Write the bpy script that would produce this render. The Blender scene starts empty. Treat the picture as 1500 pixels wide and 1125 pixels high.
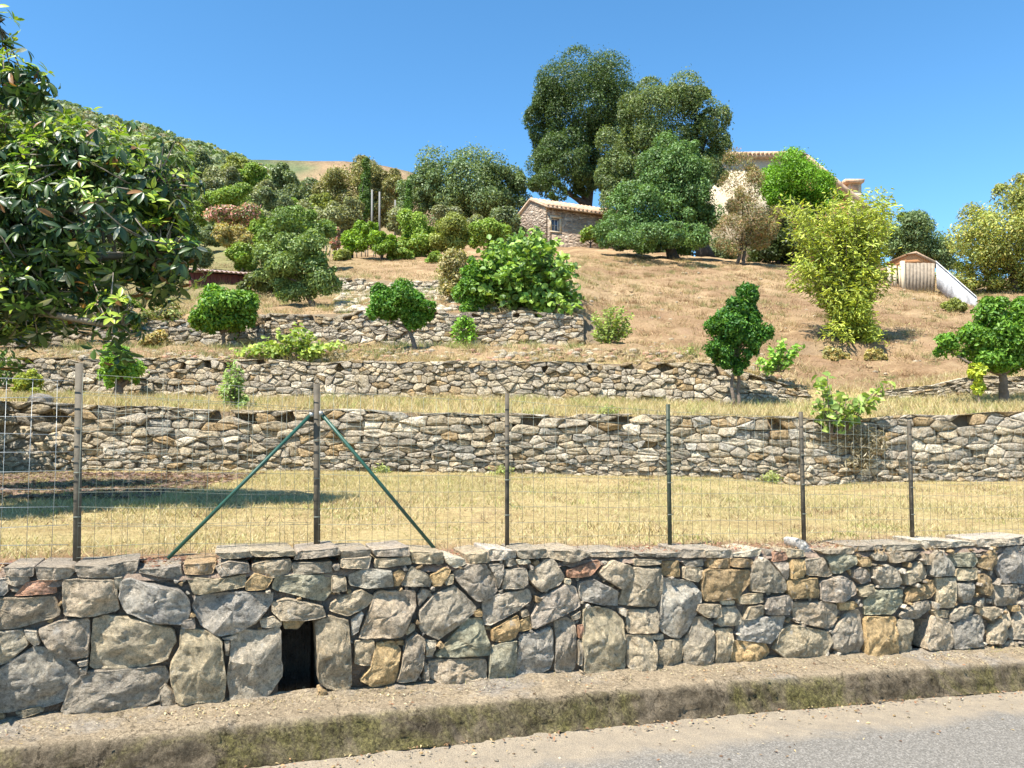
import bpy, math, random
import numpy as np
from mathutils import Vector, Matrix, noise
random.seed(7); rng = np.random.default_rng(7)
C = bpy.context.scene.collection
# ------------------------------------------------------------------ camera, sky, sun, exposure
F = 1130.0; HZ = 630.0; EYE = 1.65
PITCH = math.atan((HZ-562.5)/F)
cp, sp = math.cos(PITCH), math.sin(PITCH)
cam_data = bpy.data.cameras.new('camera'); cam = bpy.data.objects.new('camera', cam_data); C.objects.link(cam)
cam.location = (0, 0, EYE); cam.rotation_euler = (math.radians(90)+PITCH, 0, 0)
cam_data.sensor_width = 36; cam_data.lens = F/1500*36; cam_data.clip_start = .05; cam_data.clip_end = 5000
bpy.context.scene.camera = cam
SUN = Vector((-.68, -.73, 0)).normalized()*math.cos(math.radians(59)) + Vector((0, 0, math.sin(math.radians(59))))
world = bpy.data.worlds.new('World'); bpy.context.scene.world = world; world.use_nodes = True
wn = world.node_tree.nodes; wl = world.node_tree.links
sky = wn.new('ShaderNodeTexSky'); sky.sky_type = 'NISHITA'; sky.sun_disc = False
sky.sun_elevation = math.radians(59); sky.sun_rotation = math.atan2(SUN.x, SUN.y)
sky.air_density = 1.0; sky.dust_density = 0.0; sky.ozone_density = 3.5; sky.altitude = 1500
hs = wn.new('ShaderNodeHueSaturation'); hs.inputs['Saturation'].default_value = 1.18; hs.inputs['Value'].default_value = 1.0; hs.inputs['Hue'].default_value = .491
wl.new(sky.outputs[0], hs.inputs['Color']); wl.new(hs.outputs[0], wn['Background'].inputs[0])
wn['Background'].inputs[1].default_value = .13
sun_d = bpy.data.lights.new('sun', 'SUN'); sun_d.energy = 5.0; sun_d.angle = math.radians(.5); sun_d.color = (1, .955, .88)
sun = bpy.data.objects.new('sun', sun_d); C.objects.link(sun); sun.rotation_euler = SUN.to_track_quat('Z', 'Y').to_euler()
vs = bpy.context.scene.view_settings
vs.view_transform = 'Standard'; vs.look = 'None'; vs.gamma = 1; vs.exposure = 1.12; vs.use_curve_mapping = False
cy = bpy.context.scene.cycles
cy.max_bounces = 6; cy.diffuse_bounces = 3; cy.glossy_bounces = 2; cy.transmission_bounces = 3; cy.transparent_max_bounces = 8

# ------------------------------------------------------------------ measuring helpers
def ray(px, py):
    x, y = (px-750)/F, (562.5-py)/F
    return np.array([x, cp-y*sp, sp+y*cp])
def P(px, py, Y):
    d = ray(px, py); return np.array([0, 0, EYE])+d*(Y/d[1])
def elev(py):
    t = (562.5-py)/F; return (sp+t*cp)/(cp-t*sp)
WALL_Y0, WALL_K = 4.55, .39
U = np.array([1, WALL_K, 0])/math.hypot(1, WALL_K); N = np.array([WALL_K, -1, 0])/math.hypot(1, WALL_K)
ORG = np.array([0, WALL_Y0, 0])
def zbase(X):
    X = np.clip(X, -7, 7); return .20-.048*X-.004*X*X
def ztop(X):
    X = np.clip(X, -8, 10); return .925-.034*X-.001*X*X
def wallpt(px, py):
    d = ray(px, py); t = WALL_Y0/(d[1]-WALL_K*d[0]); p = np.array([0, 0, EYE])+d*t
    return float(np.dot(p-ORG, U)), float(p[2])
def w3(s, h, dpt=0.):
    p = ORG+U*s+N*dpt; p[2] = h; return p

# ------------------------------------------------------------------ mesh helpers
def mesh_np(name, V, quads=None, tris=None, col=None, smooth=False):
    V = np.asarray(V, dtype=np.float32).reshape(-1, 3)
    me = bpy.data.meshes.new(name)
    loops, starts, n = [], [], 0
    if quads is not None and len(quads):
        q = np.asarray(quads, np.int32).reshape(-1, 4); loops.append(q.ravel()); starts.append(np.arange(len(q))*4); n = len(q)*4
    if tris is not None and len(tris):
        t = np.asarray(tris, np.int32).reshape(-1, 3); loops.append(t.ravel()); starts.append(n+np.arange(len(t))*3)
    L = np.concatenate(loops); S = np.concatenate(starts).astype(np.int32)
    me.vertices.add(len(V)); me.vertices.foreach_set('co', V.ravel())
    me.loops.add(len(L)); me.loops.foreach_set('vertex_index', L)
    me.polygons.add(len(S)); me.polygons.foreach_set('loop_start', S)
    if smooth: me.polygons.foreach_set('use_smooth', np.ones(len(S), bool))
    me.update(calc_edges=True)
    if col is not None:
        c = np.asarray(col, np.float32)
        if c.ndim == 1: c = np.tile(c, (len(V), 1))
        a = me.color_attributes.new('Col', 'FLOAT_COLOR', 'POINT')
        a.data.foreach_set('color', np.hstack([c[:, :3], np.ones((len(V), 1), np.float32)]).ravel())
    return me
def link(name, me, mat=None, parent=None, kind=None):
    if mat is not None and not me.materials: me.materials.append(mat)
    me.name = name
    o = bpy.data.objects.new(name, me); C.objects.link(o)
    if parent is not None: o.parent = parent
    if kind: o['kind'] = kind
    return o
def thing(name, label, cat, loc=(0, 0, 0), group=None):
    o = bpy.data.objects.new(name, None); C.objects.link(o); o.empty_display_size = .2
    o['label'] = label; o['category'] = cat
    if group: o['group'] = group
    return o
def tag(o, label, cat, group=None):
    o['label'] = label; o['category'] = cat
    if group: o['group'] = group
    return o
class MB:
    def __init__(s): s.v, s.f, s.c = [], [], []; s.n = 0
    def add(s, v, f, c=(.5, .5, .5)):
        v = np.asarray(v, float).reshape(-1, 3); s.v.append(v)
        s.f += [tuple(i+s.n for i in q) for q in f]; s.n += len(v)
        c = np.asarray(c, float); s.c.append(np.tile(c, (len(v), 1)) if c.ndim == 1 else c)
    def me(s, smooth=False):
        q = [f for f in s.f if len(f) == 4]; t = [f for f in s.f if len(f) == 3]
        for f in s.f:
            if len(f) > 4: t += [(f[0], f[i], f[i+1]) for i in range(1, len(f)-1)]
        return mesh_np('m', np.vstack(s.v), q, t, np.vstack(s.c), smooth)
    def hexa(s, b, t, c=(.5, .5, .5)):   # bottom 4, top 4 corners
        s.add(list(b)+list(t), [(3, 2, 1, 0), (4, 5, 6, 7), (0, 1, 5, 4), (1, 2, 6, 5), (2, 3, 7, 6), (3, 0, 4, 7)], c)
    def box(s, o, a, b, h, c=(.5, .5, .5)):   # origin corner, two horizontal vectors, height
        o, a, b = map(np.asarray, (o, a, b)); H = np.array([0, 0, h])
        s.hexa([o, o+a, o+a+b, o+b], [o+H, o+a+H, o+a+b+H, o+b+H], c)
    def tube(s, pts, rad, k=6, c=(.5, .5, .5), wob=0.):
        pts = [np.asarray(p, float) for p in pts]; n = len(pts)
        rad = rad if hasattr(rad, '__len__') else [rad]*n
        V = []; ref = None
        for i, p in enumerate(pts):
            t = pts[min(i+1, n-1)]-pts[max(i-1, 0)]; t = t/(np.linalg.norm(t)+1e-9)
            if ref is None: ref = np.array([1., 0, 0]) if abs(t[0]) < .8 else np.array([0, 1., 0])
            a = np.cross(t, ref); a /= np.linalg.norm(a); b = np.cross(t, a); ref = -np.cross(t, a) if False else ref
            for j in range(k):
                th = 2*math.pi*j/k; r = rad[i]*(1+wob*random.uniform(-1, 1))
                V.append(p+(a*math.cos(th)+b*math.sin(th))*r)
        fs = [(i*k+j, i*k+(j+1) % k, (i+1)*k+(j+1) % k, (i+1)*k+j) for i in range(n-1) for j in range(k)]
        fs.append(tuple(range(k))[::-1]); fs.append(tuple(range((n-1)*k, n*k)))
        s.add(V, fs, c)
def vnoise(V, sc, seed=0.):
    return np.array([noise.noise(Vector((p[0]*sc+seed, p[1]*sc+seed*.7, p[2]*sc-seed))) for p in V])

# ------------------------------------------------------------------ materials
def newmat(name):
    m = bpy.data.materials.new(name); m.use_nodes = True; nt = m.node_tree
    return m, nt.nodes, nt.links, nt.nodes['Principled BSDF']
def nz(nd, lk, scale, detail=6, rough=.6, coord=None, dist=0.):
    t = nd.new('ShaderNodeTexNoise'); t.inputs['Scale'].default_value = scale; t.inputs['Detail'].default_value = detail
    t.inputs['Roughness'].default_value = rough; t.inputs['Distortion'].default_value = dist
    if coord is not None: lk.new(coord, t.inputs['Vector'])
    return t
def rampn(nd, lk, src, stops):
    r = nd.new('ShaderNodeValToRGB'); lk.new(src, r.inputs[0]); e = r.color_ramp.elements
    while len(e) < len(stops): e.new(.5)
    for i, (p, c) in enumerate(stops):
        e[i].position = p; e[i].color = (*c, 1) if len(c) == 3 else c
    return r
def g3(v): return (v, v, v)
def mix(nd, lk, fac, a, b, mode='MIX'):
    m = nd.new('ShaderNodeMix'); m.data_type = 'RGBA'; m.blend_type = mode
    for ix, v in ((0, fac), (6, a), (7, b)):
        sock = m.inputs[ix]
        if hasattr(v, 'is_linked'): lk.new(v, sock)
        elif isinstance(v, (int, float)): sock.default_value = v if ix == 0 else (v, v, v, 1)
        else: sock.default_value = (*v, 1)
    return m.outputs[2]
def bump(nd, lk, h, strength, dist, prev=None):
    b = nd.new('ShaderNodeBump'); b.inputs['Strength'].default_value = strength; b.inputs['Distance'].default_value = dist
    lk.new(h, b.inputs['Height'])
    if prev is not None: lk.new(prev, b.inputs['Normal'])
    return b.outputs[0]
def mat_plain(name, col, rough=.8, sc=8., var=.25, bmp=.2, bd=.01, metal=0., tint=None):
    m, nd, lk, b = newmat(name); tc = nd.new('ShaderNodeTexCoord').outputs['Object']
    n = nz(nd, lk, sc, 6, .65, tc)
    c1 = tuple(x*(1-var) for x in col); c2 = tuple(min(1, x*(1+var)) for x in (tint or col))
    r = rampn(nd, lk, n.outputs[0], [(.3, c1), (.7, c2)])
    lk.new(r.outputs[0], b.inputs['Base Color']); b.inputs['Roughness'].default_value = rough; b.inputs['Metallic'].default_value = metal
    n2 = nz(nd, lk, sc*6, 4, .6, tc); lk.new(bump(nd, lk, n2.outputs[0], bmp, bd), b.inputs['Normal'])
    return m
def mat_stone(name, near=True):
    m, nd, lk, b = newmat(name)
    at = nd.new('ShaderNodeAttribute'); at.attribute_name = 'Col'
    tc = nd.new('ShaderNodeTexCoord').outputs['Object']
    big = nz(nd, lk, 7 if near else 5, 8, .65, tc, .6)
    fine = nz(nd, lk, 42 if near else 25, 8, .75, tc)
    grain = nz(nd, lk, 220 if near else 60, 3, .7, tc)
    c = mix(nd, lk, 1., at.outputs[0], rampn(nd, lk, big.outputs[0], [(.25, (.72, .72, .76)), (.5, g3(1.)), (.75, (1.28, 1.2, 1.08))]).outputs[0], 'MULTIPLY')
    c = mix(nd, lk, 1., c, rampn(nd, lk, fine.outputs[0], [(.32, g3(.42)), (.5, g3(1.05)), (.68, g3(1.5))]).outputs[0], 'MULTIPLY')
    c = mix(nd, lk, 1., c, rampn(nd, lk, grain.outputs[0], [(.3, g3(.7)), (.7, g3(1.3))]).outputs[0], 'MULTIPLY')
    c = mix(nd, lk, 1., c, (1.22, 1.15, 1.06) if near else (1.10, 1.05, .95), 'MULTIPLY')
    # ochre iron staining and pale lichen blotches
    st = nz(nd, lk, 3.5, 4, .6, tc, .4)
    c = mix(nd, lk, rampn(nd, lk, st.outputs[0], [(.58, g3(0)), (.72, g3(.5))]).outputs[0], c, (.36, .24, .12))
    li = nz(nd, lk, 16, 5, .7, tc, .3)
    c = mix(nd, lk, rampn(nd, lk, li.outputs[0], [(.6, g3(0)), (.7, g3(.55))]).outputs[0], c, (.56, .55, .50))
    mo = nz(nd, lk, 11, 6, .75, tc, .5)
    c = mix(nd, lk, rampn(nd, lk, mo.outputs[0], [(.62, g3(0)), (.70, g3(.6))]).outputs[0], c, (.11, .105, .09))
    lk.new(c, b.inputs['Base Color']); b.inputs['Roughness'].default_value = .93; b.inputs['Specular IOR Level'].default_value = .2
    v = nd.new('ShaderNodeTexVoronoi'); v.inputs['Scale'].default_value = 14 if near else 9; v.feature = 'F1'; lk.new(tc, v.inputs['Vector'])
    n0 = bump(nd, lk, v.outputs['Distance'], .5, .04)
    mid = nz(nd, lk, 26, 8, .7, tc, .4)
    n1 = bump(nd, lk, mid.outputs[0], 1., .05 if near else .06, n0)
    n2 = bump(nd, lk, fine.outputs[0], 1., .022, n1); n3 = bump(nd, lk, grain.outputs[0], .8, .006, n2)
    lk.new(n3, b.inputs['Normal'])
    return m
def mat_leaf(name, rough=.5, trans=.3, spec=.4, tint=(1.25, 1.25, .55)):
    m, nd, lk, b = newmat(name)
    at = nd.new('ShaderNodeAttribute'); at.attribute_name = 'Col'
    lk.new(at.outputs[0], b.inputs['Base Color']); b.inputs['Roughness'].default_value = rough
    b.inputs['Specular IOR Level'].default_value = spec
    t = nd.new('ShaderNodeBsdfTranslucent'); lk.new(mix(nd, lk, 1., at.outputs[0], tint, 'MULTIPLY'), t.inputs[0])
    ms = nd.new('ShaderNodeMixShader'); ms.inputs[0].default_value = trans
    lk.new(b.outputs[0], ms.inputs[1]); lk.new(t.outputs[0], ms.inputs[2])
    lk.new(ms.outputs[0], nd['Material Output'].inputs[0])
    return m
def mat_vcol(name, rough=.9, n_sc=6., bs=.5, bd=.03, lo=.75, hi=1.25, fine=40.):
    m, nd, lk, b = newmat(name); at = nd.new('ShaderNodeAttribute'); at.attribute_name = 'Col'
    tc = nd.new('ShaderNodeTexCoord').outputs['Object']
    n = nz(nd, lk, n_sc, 8, .7, tc); f = nz(nd, lk, fine, 4, .8, tc)
    c = mix(nd, lk, 1., at.outputs[0], rampn(nd, lk, n.outputs[0], [(.3, g3(lo)), (.7, g3(hi))]).outputs[0], 'MULTIPLY')
    c = mix(nd, lk, 1., c, rampn(nd, lk, f.outputs[0], [(.3, g3(.7)), (.7, g3(1.25))]).outputs[0], 'MULTIPLY')
    lk.new(c, b.inputs['Base Color']); b.inputs['Roughness'].default_value = rough; b.inputs['Specular IOR Level'].default_value = .2
    lk.new(bump(nd, lk, f.outputs[0], bs, bd, bump(nd, lk, n.outputs[0], bs, bd*3)), b.inputs['Normal'])
    return m
M_stone = mat_stone('rough_granite'); M_stone_far = mat_stone('terrace_stone', False)
M_leaf = mat_leaf('leaf'); M_gloss = mat_leaf('glossy_leaf', .38, .3, .45); M_grass = mat_leaf('dry_grass_blades', .8, .25, .1, (1.1, 1.05, .8))
M_bark = mat_plain('bark', (.16, .125, .095), .95, 5, .4, .8, .03)
M_dark = mat_plain('dark_bark', (.06, .05, .04), .95, 3, .4, .8, .04)
M_soilfill = mat_plain('wall_core_earth', (.15, .12, .09), 1, 9, .35, .8, .04)

# ------------------------------------------------------------------ terrain
COLS = [-1200, -300, 0, 200, 380, 480, 650, 850, 900, 1050, 1180, 1300, 1420, 1500, 1900, 2600]
ROWS = [
 (11.9, [690, 690, 690, 690, 690, 690, 692, 696, 697, 700, 712, 706, 705, 705, 705, 705]),
 (12.1, [585, 585, 588, 597, 605, 600, 607, 610, 610, 610, 615, 612, 608, 604, 600, 600]),
 (14.9, [578, 578, 578, 580, 583, 585, 583, 586, 588, 592, 588, 584, 582, 580, 578, 578]),
 (15.1, [520, 520, 525, 526, 528, 532, 530, 532, 533, 534, 574, 574, 553, 552, 550, 545]),
 (15.9, [512, 512, 515, 515, 515, 513, 512, 512, 512, 517, 556, 560, 547, 545, 540, 535]),
 (18.4, [505, 505, 508, 508, 508, 508, 508, 508, 500, 502, 520, 522, 515, 515, 510, 500]),
 (18.6, [470, 470, 470, 472, 462, 460, 458, 460, 494, 494, 500, 505, 508, 508, 500, 490]),
 (21.0, [455, 455, 455, 455, 448, 448, 440, 435, 460, 465, 475, 480, 485, 480, 470, 460]),
 (24.9, [440, 440, 440, 438, 432, 430, 425, 415, 430, 435, 445, 450, 455, 450, 440, 430]),
 (25.1, [430, 430, 430, 428, 420, 408, 412, 412, 428, 433, 443, 448, 453, 448, 438, 428]),
 (30.0, [410, 410, 410, 405, 400, 392, 395, 392, 400, 405, 415, 420, 435, 430, 420, 410]),
 (36.0, [395, 395, 395, 390, 385, 380, 380, 375, 378, 385, 393, 400, 420, 415, 405, 395]),
 (42.0, [385, 385, 385, 380, 375, 372, 370, 364, 366, 378, 385, 392, 412, 408, 395, 385]),
 (55.0, [350, 350, 350, 345, 345, 350, 358, 360, 366, 380, 388, 398, 415, 412, 400, 390]),
 (80.0, [290, 290, 290, 305, 325, 340, 355, 362, 375, 388, 398, 408, 425, 425, 410, 400]),
 (130., [205, 205, 210, 240, 290, 330, 355, 370, 385, 400, 410, 420, 440, 440, 430, 420]),
 (220., [110, 125, 138, 190, 246, 300, 360, 390, 405, 420, 430, 440, 460, 460, 450, 440]),
 (270., [125, 145, 165, 225, 290, 350, 400, 420, 430, 440, 450, 460, 470, 470, 470, 470]),
]
CA = np.array([(c-750)/F for c in COLS])
RY = np.array([r[0] for r in ROWS]); RT = np.array([[elev(p) for p in r[1]] for r in ROWS])
def front_y(a):
    return np.clip(4.55/(1-.39*np.clip(a, -3, 1.5))+.30, 0, 11.0)
def ground(X, Y):
    """terrain height above the road datum at (X, Y), vectorised"""
    X = np.atleast_1d(np.asarray(X, float)); Y = np.atleast_1d(np.asarray(Y, float))
    a = X/np.maximum(Y, .1)
    tt = np.array([np.interp(a, CA, row) for row in RT])          # rows x pts
    zr = EYE+tt*RY[:, None]
    yf = front_y(a); zf = ztop(yf*a)-.03
    i = np.clip(np.searchsorted(RY, Y)-1, -1, len(RY)-2); k = np.arange(len(X))
    y0 = np.where(i < 0, yf, RY[np.maximum(i, 0)]); z0 = np.where(i < 0, zf, zr[np.maximum(i, 0), k])
    y1 = RY[i+1]; z1 = zr[i+1, k]
    t = np.clip((Y-y0)/(y1-y0), 0, 1)
    return z0+(z1-z0)*t
def gz(X, Y): return float(ground(X, Y)[0])
def fbm(x, y, s):   # cheap vectorised value noise from sines
    return (np.sin(x*s+1.3*np.sin(y*s*.7))*np.sin(y*s*1.1+1.7*np.sin(x*s*.6+2))+.5*np.sin(x*s*2.3+4+np.sin(y*s*1.9))*np.sin(y*s*2.7+1))/1.5
ys = np.concatenate([np.linspace(0, 1, 26)[:-1], 1+np.array([0, .0167])])   # param for lawn part
yy = np.unique(np.concatenate([np.arange(12.1, 18.4, .2), np.arange(18.6, 42, .3), np.arange(42, 80, 1.5), np.arange(80, 271, 5.), RY[1:]]))
av = np.concatenate([np.linspace(-1.72, -.75, 60)[:-1], np.linspace(-.75, .75, 300), np.linspace(.75, 1.63, 60)[1:]])
GV = []
for a in av:
    yf = front_y(a)
    col = list(yf+(11.9-yf)*np.linspace(0, 1, 30))+list(yy)
    GV.append([(a*y, y) for y in col])
GV = np.array(GV); nc, nr = GV.shape[:2]
gx, gy = GV[..., 0].ravel(), GV[..., 1].ravel()
z = ground(gx, gy)
edge = np.min(np.abs(gy[:, None]-np.array([11.9, 12.1, 14.9, 15.1, 18.4, 18.6])[None]), axis=1)
amp = np.where(gy < 12, .02, np.where(gy < 15, .03, .09))*np.clip(edge/.5, 0, 1)*np.clip((gy-front_y(gx/gy))/.6, 0, 1)
z = z+amp*fbm(gx, gy, 1.7)+amp*.5*fbm(gx+3, gy, 5.1)+np.clip((gy-60)/100, 0, 1)*1.5*fbm(gx, gy, .12)
STRAW = np.array([.54, .41, .20]); TAN = np.array([.44, .295, .165]); GREENISH = np.array([.36, .36, .13]); SCRUB = np.array([.17, .21, .09]); REDSOIL = np.array([.30, .17, .11])
colr = np.tile(STRAW, (len(gx), 1)); px_ = gx/gy*F+750
w = np.clip(.5+.9*fbm(gx, gy, .9)+.4*fbm(gx+9, gy, 2.7), 0, 1)[:, None]*.20
colr = colr*(1-w)+GREENISH*w
m = ((gy > 15.2))[:, None]; w2 = np.clip(.42+.7*fbm(gx+5, gy, .45)+.5*fbm(gx, gy+7, 1.3)+.35*fbm(gx, gy, 3.9), 0, 1)[:, None]
colr = np.where(m, np.array([.30, .195, .11])*(1-w2)+np.array([.44, .31, .175])*w2, colr)
lf = (np.clip((gy-20)/8, 0, 1)*np.clip((560-px_)/200, 0, 1))[:, None]; colr = colr*(1-lf)+np.array([.24, .22, .10])*lf
sf = np.clip((gy-60)/25, 0, 1)[:, None]*np.clip((600-px_)/150, .0, 1)[:, None]; colr = colr*(1-sf)+SCRUB*sf
fr = np.clip(1-(gy-front_y(gx/gy))/.45, 0, 1)[:, None]; colr = colr*(1-fr)+REDSOIL*1.25*fr
quads = [(i*nr+j, (i+1)*nr+j, (i+1)*nr+j+1, i*nr+j+1) for i in range(nc-1) for j in range(nr-1)]
def mat_ground():
    m, nd, lk, b = newmat('terrace_ground'); at = nd.new('ShaderNodeAttribute'); at.attribute_name = 'Col'
    tc = nd.new('ShaderNodeTexCoord').outputs['Object']; geo = nd.new('ShaderNodeNewGeometry')
    n = nz(nd, lk, 1.6, 8, .72, tc, .5); f = nz(nd, lk, 18, 6, .8, tc, .8); ff = nz(nd, lk, 70, 3, .8, tc)
    c = mix(nd, lk, 1., at.outputs[0], rampn(nd, lk, n.outputs[0], [(.3, (.68, .62, .56)), (.5, (1., .98, .95)), (.7, (1.18, 1.2, 1.2))]).outputs[0], 'MULTIPLY')
    c = mix(nd, lk, 1., c, rampn(nd, lk, f.outputs[0], [(.32, g3(.55)), (.68, g3(1.3))]).outputs[0], 'MULTIPLY')
    c = mix(nd, lk, 1., c, rampn(nd, lk, ff.outputs[0], [(.3, g3(.75)), (.7, g3(1.2))]).outputs[0], 'MULTIPLY')
    bare = nz(nd, lk, .8, 7, .7, tc, 1.); c = mix(nd, lk, rampn(nd, lk, bare.outputs[0], [(.56, g3(0)), (.70, g3(.55))]).outputs[0], c, (.30, .19, .12))
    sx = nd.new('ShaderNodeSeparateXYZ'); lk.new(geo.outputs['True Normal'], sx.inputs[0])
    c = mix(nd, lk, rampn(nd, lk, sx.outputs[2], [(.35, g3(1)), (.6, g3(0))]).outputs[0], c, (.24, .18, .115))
    lk.new(c, b.inputs['Base Color']); b.inputs['Roughness'].default_value = 1; b.inputs['Specular IOR Level'].default_value = .05
    lk.new(bump(nd, lk, ff.outputs[0], .6, .02, bump(nd, lk, f.outputs[0], .7, .06)), b.inputs['Normal'])
    return m
link('terraced_hillside', mesh_np('g', np.stack([gx, gy, z], 1), quads, col=colr, smooth=True), mat_ground(), kind='structure')
# far brown ridge
rx = np.linspace(-420, 60, 120); RV = []; sil = [(100, 262), (250, 240), (330, 234), (380, 234), (450, 236), (500, 236), (560, 243), (600, 252), (640, 275), (700, 310), (900, 380)]
for t in np.linspace(0, 1, 16):
    for X in rx:
        Y = 330+270*t; px = X/600*F+750; py = np.interp(px, [s[0] for s in sil], [s[1] for s in sil])
        zt = EYE+elev(py)*600
        RV.append((X*Y/600, Y, (zt*(t**.8) if t < 1 else zt)*(1)+3.*fbm(np.array(X), np.array(Y), .05)*(t < .99)-8*(1-t)))
for X in rx: RV.append((X*1.2, 720, -40))
rq = [(i*120+j, i*120+j+1, (i+1)*120+j+1, (i+1)*120+j) for i in range(16) for j in range(119)]
RV = np.array(RV); rpx = RV[:, 0]/RV[:, 1]*F+750
g = np.clip(.5+.8*fbm(RV[:, 0], RV[:, 1], .06)+np.clip((430-rpx)/60, -.6, .9), 0, 1)[:, None]
link('far_hill', mesh_np('r', RV, rq, col=np.array([.34, .23, .13])*(1-g)+np.array([.12, .16, .07])*g, smooth=True),
     mat_vcol('scrub_hill', 1, .12, .6, 1.2, .7, 1.2, .8), kind='structure')

# ------------------------------------------------------------------ road, kerb ledge
def line_strip(offs, zfun, s0=-14, s1=16, n=700):
    V = []
    for s in np.linspace(s0, s1, n):
        p0 = ORG+U*s
        for k, o in enumerate(offs):
            p = p0+N*o; p[2] = zfun(p0[0], k, o, s); V.append(p)
    m_ = len(offs)
    return np.array(V), [(i*m_+j, i*m_+j+1, (i+1)*m_+j+1, (i+1)*m_+j) for i in range(n-1) for j in range(m_-1)]
def roadz(X): return float(zbase(X))-.175
offs = np.concatenate([np.arange(.27, 1.2, .03), np.arange(1.2, 3.2, .1), np.array([4, 5, 6, 8.])])
V, Q = line_strip(offs, lambda X, k, o, s: roadz(X)-.015*math.exp(-(o-.4)**2*30)+.008*noise.noise(Vector((s*1.5, o*1.5, 3)))+.004*noise.noise(Vector((s*7, o*7, 1))))
def mat_road():
    m, nd, lk, b = newmat('worn_asphalt_and_sand'); at = nd.new('ShaderNodeAttribute'); at.attribute_name = 'Col'
    tc = nd.new('ShaderNodeTexCoord').outputs['Object']
    n = nz(nd, lk, 3.5, 8, .7, tc, .5); agg = nd.new('ShaderNodeTexVoronoi'); agg.inputs['Scale'].default_value = 120; lk.new(tc, agg.inputs['Vector'])
    f = nz(nd, lk, 160, 3, .7, tc)
    sep = nd.new('ShaderNodeSeparateColor'); lk.new(at.outputs[0], sep.inputs[0])
    ad = nd.new('ShaderNodeMath'); ad.operation = 'ADD'; lk.new(sep.outputs[0], ad.inputs[0])
    ml = nd.new('ShaderNodeMath'); ml.operation = 'MULTIPLY_ADD'; lk.new(n.outputs[0], ml.inputs[0]); ml.inputs[1].default_value = .9; ml.inputs[2].default_value = -.45
    lk.new(ml.outputs[0], ad.inputs[1])
    asp = rampn(nd, lk, agg.outputs['Color'], [(0, (.11, .10, .082)), (.6, (.20, .18, .15)), (1, (.32, .29, .245))]).outputs[0]
    sand = mix(nd, lk, 1., (.30, .25, .18), rampn(nd, lk, f.outputs[0], [(.3, g3(.6)), (.7, g3(1.3))]).outputs[0], 'MULTIPLY')
    sand = mix(nd, lk, 1., sand, rampn(nd, lk, nz(nd, lk, 9, 6, .7, tc).outputs[0], [(.3, (.8, .8, .82)), (.7, (1.15, 1.12, 1.08))]).outputs[0], 'MULTIPLY')
    c = mix(nd, lk, rampn(nd, lk, ad.outputs[0], [(.30, g3(0)), (.62, g3(1))]).outputs[0], sand, asp)
    lk.new(c, b.inputs['Base Color']); b.inputs['Roughness'].default_value = .9; b.inputs['Specular IOR Level'].default_value = .25
    lk.new(bump(nd, lk, f.outputs[0], .5, .004, bump(nd, lk, agg.outputs['Distance'], .6, .006)), b.inputs['Normal'])
    return m
na = len(offs); cc = np.zeros((len(V), 3)); cc[:, 0] = np.tile(np.clip((offs-.50)/.50, 0, 1), len(V)//na)
link('road', mesh_np('road', V, Q, col=cc, smooth=True), mat_road(), kind='structure')
# ledge and kerb in one rough concrete strip
prof = [(-.05, .03), (.0, .02), (.05, .008), (.10, .0), (.15, -.002), (.20, -.006), (.235, -.012), (.26, -.03), (.275, -.055), (.285, -.08), (.292, -.105), (.298, -.13), (.305, -.155), (.312, -.18), (.33, -.215)]
V = []; CCk = []
ns = 1600
for s in np.linspace(-14, 16, ns):
    p0 = ORG+U*s
    for k, (o, dz) in enumerate(prof):
        n1 = noise.noise(Vector((s*3, k*.35, 0))); n2 = noise.noise(Vector((s*11, k*.8, 5))); n3 = noise.noise(Vector((s*28, k*1.3, 9)))
        face = 1. if k >= 6 else 0.
        oo = o+.02*noise.noise(Vector((s*1.1, 0, 7)))+face*(.014*n1+.018*n2+.016*n3)
        p = p0+N*oo; p[2] = float(zbase(p0[0]))+dz*(.87 if k > 6 else 1)+(.010*n1+.006*n2)+(.004*n3 if face == 0 else 0.012*n2)
        V.append(p); f = min(1, max(0, (k-6)/1.5)); CCk.append((f, 0, 0))
m_ = len(prof); Q = [(i*m_+j, i*m_+j+1, (i+1)*m_+j+1, (i+1)*m_+j) for i in range(ns-1) for j in range(m_-1)]
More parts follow.
